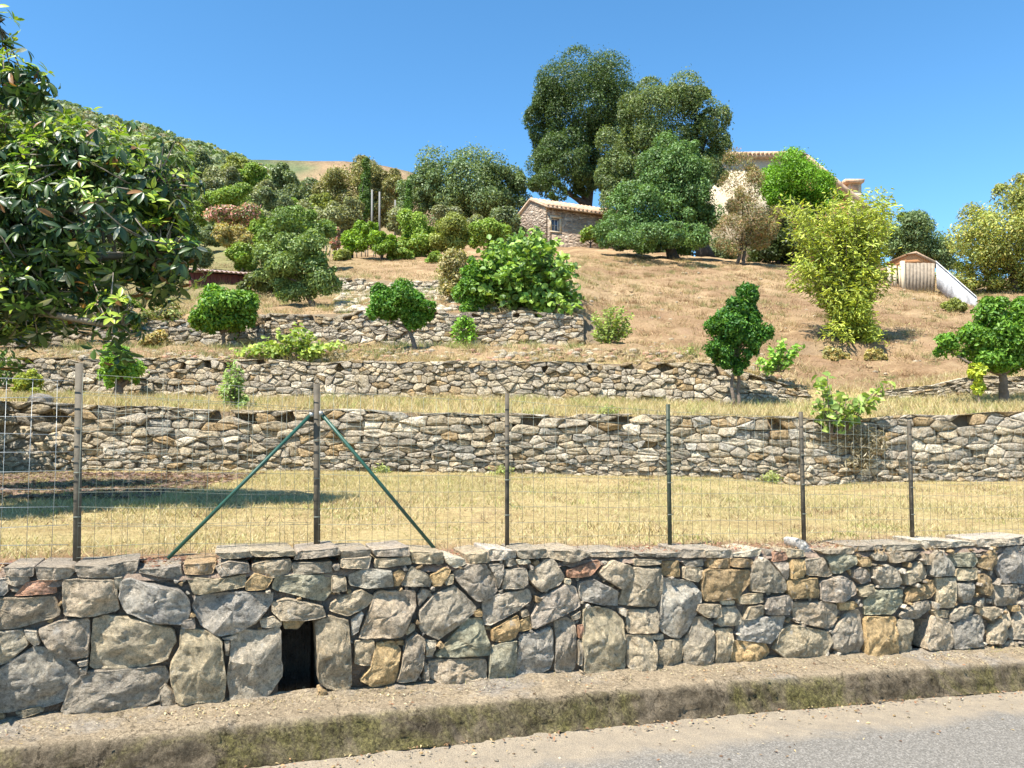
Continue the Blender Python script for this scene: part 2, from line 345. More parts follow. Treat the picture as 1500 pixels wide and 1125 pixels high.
def mat_kerb():
    m, nd, lk, b = newmat('old_mossy_kerb'); at = nd.new('ShaderNodeAttribute'); at.attribute_name = 'Col'
    tc = nd.new('ShaderNodeTexCoord').outputs['Object']
    n = nz(nd, lk, 5, 8, .75, tc, .6); f = nz(nd, lk, 55, 6, .8, tc, .4); ff = nz(nd, lk, 200, 3, .7, tc); mo = nz(nd, lk, 1.6, 5, .75, tc, .8)
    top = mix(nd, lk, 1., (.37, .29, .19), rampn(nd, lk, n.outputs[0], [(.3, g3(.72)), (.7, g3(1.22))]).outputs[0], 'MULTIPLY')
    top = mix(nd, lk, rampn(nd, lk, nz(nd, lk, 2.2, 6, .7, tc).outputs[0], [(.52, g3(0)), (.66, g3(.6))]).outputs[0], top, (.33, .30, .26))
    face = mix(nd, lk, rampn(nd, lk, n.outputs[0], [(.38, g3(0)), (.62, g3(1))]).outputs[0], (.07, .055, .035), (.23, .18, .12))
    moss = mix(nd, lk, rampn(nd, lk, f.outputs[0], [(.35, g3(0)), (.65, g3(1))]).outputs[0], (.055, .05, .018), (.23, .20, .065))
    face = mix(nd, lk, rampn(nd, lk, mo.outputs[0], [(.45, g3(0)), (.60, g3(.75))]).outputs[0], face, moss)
    sep = nd.new('ShaderNodeSeparateColor'); lk.new(at.outputs[0], sep.inputs[0])
    vc = nd.new('ShaderNodeTexVoronoi'); vc.feature = 'DISTANCE_TO_EDGE'; vc.inputs['Scale'].default_value = 2.6; lk.new(mix(nd, lk, .22, tc, nz(nd, lk, 4, 6, .7, tc).outputs[1]), vc.inputs['Vector'])
    crack = rampn(nd, lk, vc.outputs['Distance'], [(0, g3(.35)), (.012, g3(1))]).outputs[0]
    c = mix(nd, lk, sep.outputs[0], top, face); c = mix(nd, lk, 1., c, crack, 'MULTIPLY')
    c = mix(nd, lk, 1., c, rampn(nd, lk, f.outputs[0], [(.33, g3(.42)), (.67, g3(1.4))]).outputs[0], 'MULTIPLY')
    c = mix(nd, lk, 1., c, rampn(nd, lk, ff.outputs[0], [(.3, g3(.6)), (.7, g3(1.3))]).outputs[0], 'MULTIPLY')
    lk.new(c, b.inputs['Base Color']); b.inputs['Roughness'].default_value = 1; b.inputs['Specular IOR Level'].default_value = .1
    lk.new(bump(nd, lk, ff.outputs[0], .5, .005, bump(nd, lk, f.outputs[0], .8, .02)), b.inputs['Normal'])
    return m
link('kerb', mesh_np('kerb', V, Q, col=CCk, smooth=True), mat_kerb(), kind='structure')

# ------------------------------------------------------------------ stones
PAL = {'k': (.41, .365, .30), 'g': (.40, .38, .34), 'o': (.48, .355, .20), 'r': (.46, .28, .20), 'p': (.62, .56, .46), 't': (.46, .395, .295), 'd': (.40, .30, .18), 'e': (.385, .375, .29)}
def resample(poly, n):
    poly = np.asarray(poly, float); d = np.linalg.norm(np.roll(poly, -1, 0)-poly, axis=1); L = np.concatenate([[0], np.cumsum(d)])
    t = np.linspace(0, L[-1], n, endpoint=False); cl = np.vstack([poly, poly[:1]])
    return np.stack([np.interp(t, L, cl[:, 0]), np.interp(t, L, cl[:, 1])], 1)
def chaikin(p, r=.22):
    q = np.roll(p, -1, 0); a = p*(1-r)+q*r; b = p*r+q*(1-r)
    return np.stack([a, b], 1).reshape(-1, 2)
def big_stone(poly, to3, nml, seed, relief=1., n=40, proud=.0, back=.22):
    """poly in wall metres (s,h) -> detailed rough stone cut by random fracture planes"""
    poly = np.asarray(poly, float); pl = resample(chaikin(poly, .05), n); cen = pl.mean(0)
    size = math.sqrt(max(1e-4, np.ptp(poly[:, 0])*np.ptp(poly[:, 1]))); k = min(1., size/.22)
    rnd = np.random.default_rng(seed)
    for i in range(n):
        q = pl[i]-cen; pl[i] = cen+q*(1.025+.05*noise.noise(Vector((pl[i][0]*11, pl[i][1]*11, seed*.37)))+.035*noise.noise(Vector((pl[i][0]*34, pl[i][1]*34, seed*.7))))
    planes = []
    for _ in range(11):
        th = rnd.uniform(0, 6.28); sl = rnd.uniform(.05, .55); planes.append((math.cos(th)*sl, math.sin(th)*sl, rnd.uniform(.012, .03)*k+sl*size*rnd.uniform(.08, .30)))
    rings = [(.92, -back), (.99, -back*.45), (1.0, -.022), (.992, -.004), (.965, .008), (.90, .5), (.82, .5), (.72, .5), (.60, .5), (.47, .5), (.33, .5), (.17, .5)]
    tx, ty = rnd.normal(0, .05, 2); V = []
    def face(p):
        r = p-cen; w_ = .012*noise.noise(Vector((p[0]*8, p[1]*8, seed*.9)))
        rx_, ry_ = r[0]+w_, r[1]-w_; d = .034*k
        for a_, b_, c_ in planes: d = min(d, c_-(a_*rx_+b_*ry_))
        d += r[0]*tx+r[1]*ty
        nn = noise.noise(Vector((p[0]*22, p[1]*22, seed*1.9))); n2 = noise.noise(Vector((p[0]*55, p[1]*55, seed*.3)))
        return max(-.02, d)+relief*k*(.010*nn+.006*n2-.008*max(0, abs(noise.noise(Vector((p[0]*13, p[1]*13, seed*2.7))))*-6+1))
    for sc, dp in rings:
        for q in pl:
            p = cen+(q-cen)*sc; d = dp if dp < .4 else face(p)
            if -.03 < dp < .4: d = min(dp, face(p)+.004)
            V.append(to3(p[0], p[1], d+proud))
    V.append(to3(cen[0], cen[1], face(cen)+proud))
    R = len(rings); Q = [(i*n+j, i*n+(j+1) % n, (i+1)*n+(j+1) % n, (i+1)*n+j) for i in range(R-1) for j in range(n)]
    T = [((R-1)*n+j, (R-1)*n+(j+1) % n, R*n) for j in range(n)]
    return np.array(V), Q, T
def small_stone(poly, to3, seed, n=10, back=.15, k=1.):
    pl = chaikin(np.asarray(poly, float), .09); n = len(pl)
    if n > 14: pl = resample(pl, 12); n = 12
    cen = pl.mean(0); rnd = np.random.default_rng(seed)
    size = math.sqrt(np.ptp(pl[:, 0])*np.ptp(pl[:, 1]))
    tx, ty = rnd.normal(0, .14, 2); pr = rnd.uniform(-.03, .04)*k; V = []
    for sc, dp in ((.94, -back), (1., 0.), (.93, .07*size), (.5, .10*size)):
        for q in pl:
            p = cen+(q-cen)*sc*(1+rnd.uniform(-.03, .03)); r = p-cen
            V.append(to3(p[0], p[1], dp*1.+pr+(r[0]*tx+r[1]*ty if dp >= 0 else 0)+(rnd.normal(0, .045*size) if dp > 0 else 0)))
    Q = [(i*n+j, i*n+(j+1) % n, (i+1)*n+(j+1) % n, (i+1)*n+j) for i in range(3) for j in range(n)]
    T = [(3*n, 3*n+j, 3*n+j+1) for j in range(1, n-1)]
    return np.array(V), Q, T
def shade_sharp(me, ang=35):
    me.polygons.foreach_set('use_smooth', np.ones(len(me.polygons), bool))
    try: me.set_sharp_from_angle(angle=math.radians(ang))
    except Exception: pass
S1 = """
k 10,150 140,148 145,190 15,192|k 148,150 300,140 318,170 300,205 160,208|k 318,150 420,138 590,140 600,180 560,200 330,203|k 605,150 790,148 803,190 780,205 610,200
d 810,140 940,135 948,180 815,185|k 950,140 1010,125 1090,135 1100,170 1060,185 965,183|t 1100,150 1160,125 1270,118 1283,160 1260,185 1190,192 1120,175|k 1287,135 1460,120 1465,170 1400,182 1295,182
g -60,205 40,205 50,260 20,290 -60,292|k 22,198 130,198 120,230 60,242 30,225|r 65,280 120,225 240,210 238,280|t 275,215 330,207 510,212 525,345 400,372 280,365 270,300
k 500,210 530,205 530,245 510,248|g 530,225 560,200 700,235 790,250 830,300 833,370 790,405 690,400 545,350 525,290|t 815,190 950,190 1080,195 1085,245 850,275 820,240
d 1075,225 1120,180 1200,205 1170,250 1080,258|e 1210,200 1300,185 1470,190 1480,240 1420,305 1200,255|t -150,295 240,285 262,360 240,380 60,425 -150,440
g 855,290 1000,262 1200,270 1200,310 1140,390 1060,440 960,462 880,410 855,350|t 1200,310 1260,290 1420,325 1430,370 1340,388 1230,385 1195,350|t 1455,315 1500,285 1590,252 1645,285 1620,325 1530,372 1450,345
k -90,440 90,430 130,490 40,570 -90,615|p 105,430 160,435 175,490 150,500 110,455|k 165,430 250,395 390,380 390,550 290,562 200,505|t 410,385 460,365 620,385 760,425 768,490 730,560 640,595 395,600 400,480
t 790,430 880,428 975,480 992,640 985,745 780,755 755,680 750,590 790,500|k 1020,440 1060,432 1140,440 1235,425 1240,640 1170,740 1010,745 1000,640|p 975,470 1045,450 1040,472 990,475|k 985,480 1010,478 1005,545 990,540
p 1140,385 1200,370 1240,395 1235,420 1150,420|k 800,385 855,380 860,420 795,425|g -60,650 60,555 140,505 200,510 350,600 350,640 270,745 200,775 10,795 -60,795|k 300,680 370,615 730,592 735,640 700,740 560,800 330,815 270,800
k 700,690 725,668 775,720 770,770 705,770|t 60,795 170,770 190,790 100,818|k 955,98 1100,90 1100,112 990,120|t 1105,86 1300,80 1300,106 1120,113|k 1305,82 1495,70 1495,100 1310,112|p 340,570 385,560 385,580 350,585|k 350,600 385,590 380,620 345,630|o 1242,388 1345,390 1310,428 1250,425|t 1390,405 1440,372 1535,385 1545,680 1480,698 1400,665"""
S2 = """
t 0,115 130,118 130,155 60,160 0,155|k 0,82 140,68 140,112 0,112|t 145,120 300,112 305,145 150,150|k 145,80 300,72 305,108 150,114|t 315,95 455,95 460,135 320,138|p 462,110 500,95 550,110 550,135 500,150 470,140|t 555,100 640,85 650,120 560,128|p 650,85 770,80 770,118 655,122
k 772,70 900,60 905,105 780,112|t 905,80 1040,75 1100,85 1095,110 1020,125 920,115|k 1100,90 1250,80 1300,90 1300,108 1110,110|k 1300,85 1500,80 1500,108 1310,108|t -40,190 20,195 22,255 -40,262|g 35,190 100,160 225,168 232,240 100,245 40,235
o 225,180 260,165 285,180 260,235 235,240|k 265,235 310,150 380,185 400,215 390,240|o 395,190 460,155 485,165 440,235 405,238|t 450,215 480,185 495,185 490,225 460,232|k 500,175 560,140 640,140 680,210 690,260 660,290 600,305 560,270 505,205
k 645,140 715,140 710,195 695,250 680,205|k 715,165 815,155 820,225 800,245 710,250|k 715,125 770,122 770,152 720,155|p 775,120 830,120 830,140 785,140|k 822,185 845,160 900,118 940,120 985,200 960,230 880,262 840,225
r 990,165 1060,140 1145,115 1140,155 1090,195 1000,200|t 1140,180 1170,140 1200,122 1285,155 1280,205 1240,252 1150,200|t 1290,158 1410,155 1415,260 1395,330 1225,318 1240,270|t 1290,125 1405,122 1410,148 1290,148|o 1415,122 1485,120 1490,190 1420,190
p 985,208 1010,205 1005,228 985,225|g 1050,225 1110,205 1180,240 1220,260 1218,325 1160,322 1055,300|t 150,275 175,258 325,258 328,330 270,460 80,468 100,410|k 335,280 360,250 400,260 345,330|k 345,350 420,270 500,235 595,330 595,350 430,472 345,430
t 280,440 310,400 328,405 325,430 290,455|g 45,385 90,345 100,360 75,440 48,460|o 585,350 620,338 622,370 590,372|k 628,310 700,270 830,252 840,300 780,345 660,410 632,400|k 840,370 860,330 880,285 990,230 1040,245 1053,320 1040,335 960,375 845,425
t 790,345 820,340 830,365 795,375|o 780,395 830,365 840,425 780,440|o 665,430 690,415 780,360 785,400 770,465 730,485 668,482|e 415,550 500,440 550,385 620,378 662,510 660,545|p 370,478 422,478 405,550 375,550|k 1015,370 1055,345 1050,375 1020,390
t 1070,335 1150,330 1200,345 1245,390 1250,600 1200,625 1070,620 1060,500|p 1225,335 1252,335 1250,370 1230,360|t 1262,345 1390,338 1402,370 1395,445 1262,445|g 1420,205 1500,210 1540,215 1585,270 1580,330 1540,400 1500,470 1470,465 1410,435 1408,330|p 1370,455 1425,450 1425,472 1370,472
t 60,480 145,475 148,540 130,590 60,582|o 155,490 230,478 265,515 240,670 130,680 80,655 130,600|o 240,478 275,475 275,500 245,495|t 285,480 330,445 365,470 360,580 330,655 245,660 260,600|t 385,570 480,558 640,560 645,620 640,655 440,665 390,640
e 660,510 700,490 772,478 775,575 765,640 730,658 655,655|g 782,450 870,440 925,415 938,440 930,600 860,635 780,630|k 945,395 1000,380 1035,395 1038,600 1000,630 945,615|r 1042,410 1065,405 1065,465 1045,465|k 1042,475 1060,475 1058,585 1045,585
t 1255,455 1360,450 1385,500 1380,600 1330,615 1260,600|t 1392,480 1500,475 1510,510 1500,600 1400,600|k 365,570 380,580 385,650 360,655"""
S3 = """
k 0,80 90,75 100,110 0,116|k 90,85 220,80 225,110 95,112|p 225,85 360,75 355,106 235,112|r 400,90 455,82 460,125 405,130|t 460,80 540,75 545,110 465,112|t 600,75 760,65 765,90 620,95|k 765,60 900,55 905,85 770,88|k 905,60 1060,50 1080,75 920,85
p 1065,40 1300,35 1300,70 1070,78|p 1300,30 1560,18 1560,48 1310,65|g 0,120 100,120 100,148 20,148|t 10,152 95,155 95,190 70,220 10,205|o 115,118 205,118 210,152 110,152|d 215,118 310,112 310,155 220,155|d 90,175 110,160 300,165 295,225 240,290 100,303 85,250
k 315,135 365,110 440,195 460,230 450,265 310,262 300,215|k 400,132 465,130 465,212 440,190|o 475,120 535,120 535,200 475,205|k 545,120 620,110 635,150 660,185 640,195 550,188|e 632,105 700,95 770,105 765,140 700,180 665,180|d 465,210 600,200 605,285 480,290 462,250
k 610,215 700,190 760,220 770,270 700,310 615,300|o 770,115 820,110 840,130 830,150 785,150|k 830,90 890,85 915,110 900,130 850,125|k 755,165 790,155 835,180 835,215 790,228 755,200|k 845,160 900,142 950,165 970,225 950,240 870,245 848,200|t 910,95 1000,85 1050,95 1000,130 925,138
t 975,180 1050,125 1085,185 1070,205 980,232|t 1065,90 1085,90 1085,145 1065,130|g 1095,100 1130,80 1160,100 1195,160 1195,190 1095,192|e 1170,95 1295,88 1310,130 1290,152 1200,150|t 1210,160 1300,158 1300,205 1210,212|d 1312,120 1370,70 1400,75 1400,110 1360,170 1312,155
g 1395,120 1430,65 1520,60 1520,225 1420,225 1390,170|d 1305,185 1350,185 1370,230 1360,280 1310,270|k 1375,235 1485,232 1485,320 1380,325|g 1215,225 1280,220 1280,310 1240,312 1215,280|t 1125,200 1205,200 1200,330 1125,335|d 1000,250 1120,208 1122,260 1090,290 985,310
t 780,245 840,228 845,270 790,285|e 848,255 975,250 980,310 920,360 815,365 812,300|t 70,315 165,315 170,370 100,372 60,345|p 175,300 235,300 235,318 180,322|t 240,285 290,270 360,270 360,310 250,315|k 375,285 485,275 485,340 470,360 365,362|k 180,330 240,325 268,370 260,410 165,415 150,395
t 270,385 290,325 355,320 355,365|g 255,395 290,375 460,368 445,430 385,490 245,472|t 490,310 640,305 690,325 690,390 640,425 500,395|o 695,310 760,305 790,330 740,342 700,345|k 665,450 700,400 740,348 790,345 805,470 790,540 720,548 665,510|k 960,365 1030,305 1085,300 1095,340 1030,380 975,382
t 1098,342 1180,345 1180,375 1110,372|k 1185,360 1200,335 1270,320 1280,345 1240,370 1190,395|t 1300,330 1380,328 1385,360 1350,385 1310,360|k 10,500 50,380 95,375 138,400 140,600 20,600|t 148,425 225,425 225,470 200,585 150,580|o 215,500 240,478 370,490 395,530 345,590 225,580
t 405,520 440,430 480,405 650,440 660,480 630,555 480,570|o 810,375 938,370 943,545 810,540|t 943,388 1018,385 1020,520 960,535 946,460|t 1102,368 1180,385 1190,515 1078,520 1074,480|g 1195,410 1240,370 1325,365 1335,440 1320,500 1200,515|t 1350,495 1360,420 1440,330 1448,440 1430,490
k 1452,470 1475,345 1550,330 1550,475|o 1450,322 1480,322 1480,342 1450,348"""
front = thing('stone_wall', 'roadside dry stone wall of large grey and ochre blocks below the wire fence', 'wall')
polys = []
for ox, S in ((0, S1), (500, S2), (1000, S3)):
    for row in S.strip().split('\n'):
        for st in row.split('|'):
            t = st.split(); pts = [wallpt(ox+float(a)/3, 780+float(b)/3) for a, b in (q.split(',') for q in t[1:])]
            polys.append((t[0], np.array(pts)))
def in_poly(p, poly):
    x, y = p; c = False; j = len(poly)-1
    for i in range(len(poly)):
        xi, yi = poly[i]; xj, yj = poly[j]
        if (yi > y) != (yj > y) and x < (xj-xi)*(y-yi)/(yj-yi+1e-12)+xi: c = not c
        j = i
    return c
def seg_dist(p, poly):
    a = poly; b = np.roll(poly, -1, 0); ab = b-a; t = np.clip(((p-a)*ab).sum(1)/((ab*ab).sum(1)+1e-12), 0, 1)
    return np.min(np.linalg.norm(a+ab*t[:, None]-p, axis=1))
HOLES = [np.array([wallpt(*q) for q in ((411, 912), (466, 908), (468, 1010), (404, 1030))]), np.array([wallpt(*q) for q in ((1342, 902), (1364, 900), (1356, 952), (1341, 958))]),
         np.array([wallpt(*q) for q in ((518, 978), (534, 976), (530, 992), (518, 996))])]
for i, (k, pl) in enumerate(polys):
    c = np.array(PAL[k])*random.uniform(.88, 1.15)*np.array([1, random.uniform(.98, 1.01), random.uniform(.92, .99)])
    is_cap = pl[:, 1].mean() > ztop(pl[:, 0].mean())-.11
    if is_cap: pl = pl+np.random.default_rng(i).normal(0, .007, pl.shape)+np.array([0, random.uniform(-.008, .006)])
    V, Q, T = big_stone(pl, w3, N, i+1, 1.5 if is_cap else 1.1, 40, random.uniform(-.014, .016)-(.008 if is_cap else 0), .3 if is_cap else .2)
    me = mesh_np('stone', V, Q, T, c, True); shade_sharp(me, 32)
    link('coping_stone' if is_cap else 'stone', me, M_stone, front)
# chinking stones in the gaps
xs = [wallpt(-5, 900)[0], wallpt(1505, 900)[0]]; fill = []; tries = 0
bbs = [(p[:, 0].min()-.1, p[:, 0].max()+.1, p) for _, p in polys]+[(p[:, 0].min()-.1, p[:, 0].max()+.1, p) for p in HOLES]
while tries < 9000:
    tries += 1; s = random.uniform(*xs); X = U[0]*s; h = random.uniform(float(zbase(X))+.01, float(ztop(X))-.01); p = np.array([s, h]); dm = 9.
    for a, b, pl in bbs:
        if a < s < b:
            if in_poly(p, pl): dm = 0; break
            dm = min(dm, seg_dist(p, pl))
    if dm < .009: continue
    for q, r in fill:
        d = np.linalg.norm(p-q)-r
        if d < dm: dm = d
        if dm < .009: break
    if dm < .009: continue
    fill.append((p, min(dm, .06)))
for i, (p, r) in enumerate(fill[:170]):
    th = np.sort(np.random.default_rng(i).uniform(0, 6.28, 6)); pl = p+np.stack([np.cos(th)*r*1.25, np.sin(th)*r*1.0], 1)
    if np.ptp(pl[:, 0]) < .012 or np.ptp(pl[:, 1]) < .012: continue
    V, Q, T = small_stone(pl, lambda s, h, d: w3(s, h, d-.012), i, 9, .1)
    link('chinking_stone', mesh_np('s', V, Q, T, np.array(PAL[random.choice('kktopd')])*random.uniform(.75, 1.1), True), M_stone, front)
# earth core behind, with an open drain hole
core = MB()
s_edges = [-13, HOLES[0][0, 0]-.005, HOLES[0][2, 0]+.01, HOLES[1][0, 0]-.005, HOLES[1][1, 0]+.005, 15]
for i in range(5):
    sa, sb = s_edges[i], s_edges[i+1]; hole = i in (1, 3)
    for a, b in zip(np.linspace(sa, sb, 14)[:-1], np.linspace(sa, sb, 14)[1:]):
        bt = [w3(a, float(zbase(a*U[0]))-.1, -.042), w3(b, float(zbase(b*U[0]))-.1, -.042), w3(b, float(zbase(b*U[0]))-.1, -.5), w3(a, float(zbase(a*U[0]))-.1, -.5)]
        tp = [np.array([p[0], p[1], float(ztop(q*U[0]))-.045]) for p, q in zip(bt, (a, b, b, a))]
        if hole:
            h0 = HOLES[0 if i == 1 else 1][:2, 1].mean()+.01
            bt = [np.array([p[0], p[1], h0]) for p in bt]
            core.hexa(bt, tp)
            bk = [w3(a, -.2, -.48), w3(b, -.2, -.48), w3(b, -.2, -.55), w3(a, -.2, -.55)]
            core.hexa(bk, [np.array([p[0], p[1], h0]) for p in bk])
        else: core.hexa(bt, tp)
link('earth_core', core.me(), M_soilfill, front)
# top bed: lumpy mortar and soil behind the coping
V = []; nb = 900; bo = [-.02, -.06, -.1, -.15, -.2, -.25, -.32, -.4]
for s in np.linspace(-13, 15, nb):
    for k, o in enumerate(bo):
        p = w3(s, 0, o); n1 = noise.noise(Vector((s*6, o*9, 2))); n2 = noise.noise(Vector((s*19, o*20, 4)))
        p[2] = float(ztop(s*U[0]))-.03+.022*n1+.014*n2-(.05 if k == 0 else 0)-(.02 if k == 7 else 0); V.append(p)
Q = [(i*8+j, i*8+j+1, (i+1)*8+j+1, (i+1)*8+j) for i in range(nb-1) for j in range(7)]
link('top_bedding', mesh_np('b', V, Q, col=(.36, .265, .195), smooth=True), mat_vcol('bedding', 1, 7, .8, .02, .65, 1.3, 60), front)

# voronoi dry stone courses -------------------------------------------------------
def cells(w, h, cw, ch, seed, aspect=2.3):
    rnd = np.random.default_rng(seed); pts = []; y = 0.; ci = 0
    while y < h:
        rh = ch*rnd.choice([.5, .8, 1., 1.3, 1.7]); x = -rnd.uniform(0, cw)
        while x < w+cw:
            sw = cw*rnd.lognormal(-.05, .55)*(rh/ch)**.3; pts.append((x+sw/2, y+rh/2+rnd.normal(0, rh*.24))); x += sw
        y += rh
    pts = np.array(pts); sc = np.array([1/aspect, 1.]); out = []; q = pts*sc
    for i in range(len(pts)):
        d = ((q-q[i])**2).sum(1); idx = np.argsort(d)[1:16]; c = q[i]; s_ = 2.2*ch
        poly = [c+np.array(v)*s_ for v in ((-1, -1), (1, -1), (1, 1), (-1, 1))]
        for j in idx:
            m_, n_ = (q[j]+c)/2, q[j]-c; new = []
            for a in range(len(poly)):
                p0, p1 = poly[a], poly[(a+1) % len(poly)]; d0, d1 = np.dot(p0-m_, n_), np.dot(p1-m_, n_)
                if d0 <= 0: new.append(p0)
                if d0*d1 < 0: new.append(p0+(p1-p0)*(d0/(d0-d1)))
            poly = new
            if len(poly) < 3: break
        if len(poly) < 3: continue
        pl = np.array(poly)/sc
        pl[:, 1] = np.clip(pl[:, 1], 0, h*1.02); pl[:, 0] = np.clip(pl[:, 0], 0, w); c2 = pl.mean(0)
        if np.ptp(pl[:, 1]) < .2*ch or np.ptp(pl[:, 0]) < .15*cw: continue
        out.append(c2+(pl-c2)*(1-np.array([.006/max(.02, np.ptp(pl[:, 0])), .006/max(.02, np.ptp(pl[:, 1]))])*rnd.uniform(.5, 1.8)))
    return out
def terrace_wall(name, label, Y, rb, rt, px0, px1, cw, ch, seed, pal='kkttpgdk', limit=300, batter=.12, gap=None, ragged=.04, dark=1.):
    root = thing(name, label, 'wall')
    X0, X1 = (px0-750)/F*Y, (px1-750)/F*Y
    zb = lambda X: gz(X, RY[rb]); zt = lambda X: gz(X, RY[rt])
    Hm = 1.; hh = np.mean([zt(X)-zb(X) for X in np.linspace(X0, X1, 8)])
    cs = cells(X1-X0, hh, cw, ch, seed); rnd = np.random.default_rng(seed); items = []
    xs_ = np.linspace(X0, X1, 60); ZB = np.array([zb(x) for x in xs_]); ZT = np.array([zt(x) for x in xs_])
    def to3(s, h, d):
        X = X0+s; b = np.interp(X, xs_, ZB); t = np.interp(X, xs_, ZT); v = h/hh
        return np.array([X, Y+batter*v-d-.03, b-.03+(t-b+.03)*v+ragged*noise.noise(Vector((X*1.3, v*.5, seed)))*v])
    for i, pl in enumerate(cs):
        px = 750+F*(X0+pl[:, 0].mean())/Y
        if gap and gap[0] < px < gap[1]: continue
        if pl[:, 1].mean() > hh*.8 and rnd.random() < .12: continue
        V, Q, T = small_stone(pl, to3, seed*1000+i, 10, .18)
        c = np.array(PAL[rnd.choice(list(pal))])*rnd.uniform(.75, 1.2)*dark
        area = np.ptp(pl[:, 0])*np.ptp(pl[:, 1]); vis = -10 < px < 1510
        items.append((area if vis else -1, V, Q, T, c))
    items.sort(key=lambda t: -t[0])
    mb_v, mb_q, mb_t, mb_c, n = [], [], [], [], 0
    for i, (a, V, Q, T, c) in enumerate(items):
        if i < limit and a > 0: link('stone', mesh_np('s', V, Q, T, c, False), M_stone_far, root)
        else:
            mb_v.append(V); mb_q += [tuple(j+n for j in q) for q in Q]; mb_t += [tuple(j+n for j in q) for q in T]; mb_c.append(np.tile(c, (len(V), 1))); n += len(V)
    if mb_v: link('small_stones', mesh_np('s', np.vstack(mb_v), mb_q, mb_t, np.vstack(mb_c)), M_stone_far, root, 'stuff')
    return root
terrace_wall('stone_wall', 'lowest dry stone terrace wall, directly behind the mown strip past the fence', 11.86, 0, 1, -350, 1900, .22, .088, 11, pal='tttkkktdgkp')
terrace_wall('stone_wall', 'second dry stone terrace wall up, with a gap near the yellow-green tree', 14.86, 2, 3, -350, 1850, .19, .082, 12, pal='tttkkktdkp', gap=(1185, 1290))
terrace_wall('stone_wall', 'short third terrace wall of pale stones below the fig tree', 18.36, 5, 6, 385, 856, .19, .085, 13, pal='kttpkktd', ragged=.10)
terrace_wall('stone_wall', 'small uppermost terrace wall on the left beyond the leaning tree', 24.86, 8, 9, 470, 690, .22, .11, 14, pal='kttppk', ragged=.15)
terrace_wall('stone_wall', 'tumbled terrace wall on the left below the red shed, half hidden by brush', 18.36, 5, 6, -350, 384, .22, .11, 15, pal='kkdtdg', ragged=.12, dark=.85)
def extra_wall(px0, px1, seed):   # continuation of the roadside wall beyond the frame
    s0, s1 = wallpt(px0, 900)[0], wallpt(px1, 900)[0]
    if px1 < 0: s0 = -5.8
    else: s1 = 9.5
    cs = cells(s1-s0, .72, .3, .2, seed, 1.3)
    def to3(s, h, d):
        X = (s0+s)*U[0]; b = float(zbase(X)); return w3(s0+s, b+h/.72*(float(ztop(X))-b), d)
    for i, pl in enumerate(cs):
        V, Q, T = small_stone(pl, to3, seed*999+i, 14, .2)
        link('stone', mesh_np('s', V, Q, T, np.array(PAL[random.choice('kktgo')])*random.uniform(.85, 1.15), True), M_stone, front)
extra_wall(-900, -22, 31); extra_wall(1520, 2300, 32)
# the white stone standing up on the coping
pl = [wallpt(1000+a/3, 780+b/3) for a, b in ((515, 38), (530, 30), (556, 40), (598, 72), (580, 98), (548, 92), (525, 70))]
V, Q, T = big_stone(pl, lambda s, h, d: w3(s, h, d-.05), N, 777, 1., 26, 0, .12)
tag(link('loose_stone', mesh_np('s', V, Q, T, np.array((.66, .64, .60)), True), M_stone), 'pale loose stone propped on the coping behind the fence foot, right of centre', 'stone')
pl = [P(a, b, 11.75)[[0, 2]] for a, b in ((22, 590), (28, 578), (40, 574), (52, 580), (55, 592), (40, 598))]
V, Q, T = big_stone(pl, lambda s, h, d: np.array([s, 12.0-d, h]), N, 778, 1., 22, 0, .25)
tag(link('loose_stone', mesh_np('s', V, Q, T, np.array((.3, .29, .27)), True), M_stone), 'dark rounded boulder on top of the lowest terrace wall at its left end', 'stone')

# ------------------------------------------------------------------ foliage
def leaves_mesh(pos, nrm, axis, L, W, col, shape='diamond', bend=.15):
    n = len(pos); axis = axis-(axis*nrm).sum(1, keepdims=True)*nrm; axis /= np.linalg.norm(axis, axis=1, keepdims=True)+1e-9
    side = np.cross(nrm, axis); L = L[:, None]; W = W[:, None]
    if shape == 'diamond':
        V = np.stack([pos-axis*L*.5, pos+side*W*.5+nrm*L*.06, pos+axis*L*.5-nrm*L*bend, pos-side*W*.5+nrm*L*.06], 1)
        Q = (np.arange(n)[:, None]*4+np.array([0, 1, 2, 3])[None]); T = None; k = 4
    else:   # hex: six-vertex leaf folded on the midrib
        V = np.stack([pos-axis*L*.5, pos+side*W*.5-axis*L*.12+nrm*W*.14, pos+side*W*.38+axis*L*.22+nrm*W*.08, pos+axis*L*.5-nrm*L*bend, pos-side*W*.38+axis*L*.22+nrm*W*.08, pos-side*W*.5-axis*L*.12+nrm*W*.14], 1)
        Q = np.concatenate([np.arange(n)[:, None]*6+np.array([0, 1, 2, 3])[None], np.arange(n)[:, None]*6+np.array([0, 3, 4, 5])[None]]); T = None; k = 6
    return V.reshape(-1, 3), Q, np.repeat(col, k, 0)
def unit(v): return v/(np.linalg.norm(v, axis=1, keepdims=True)+1e-9)
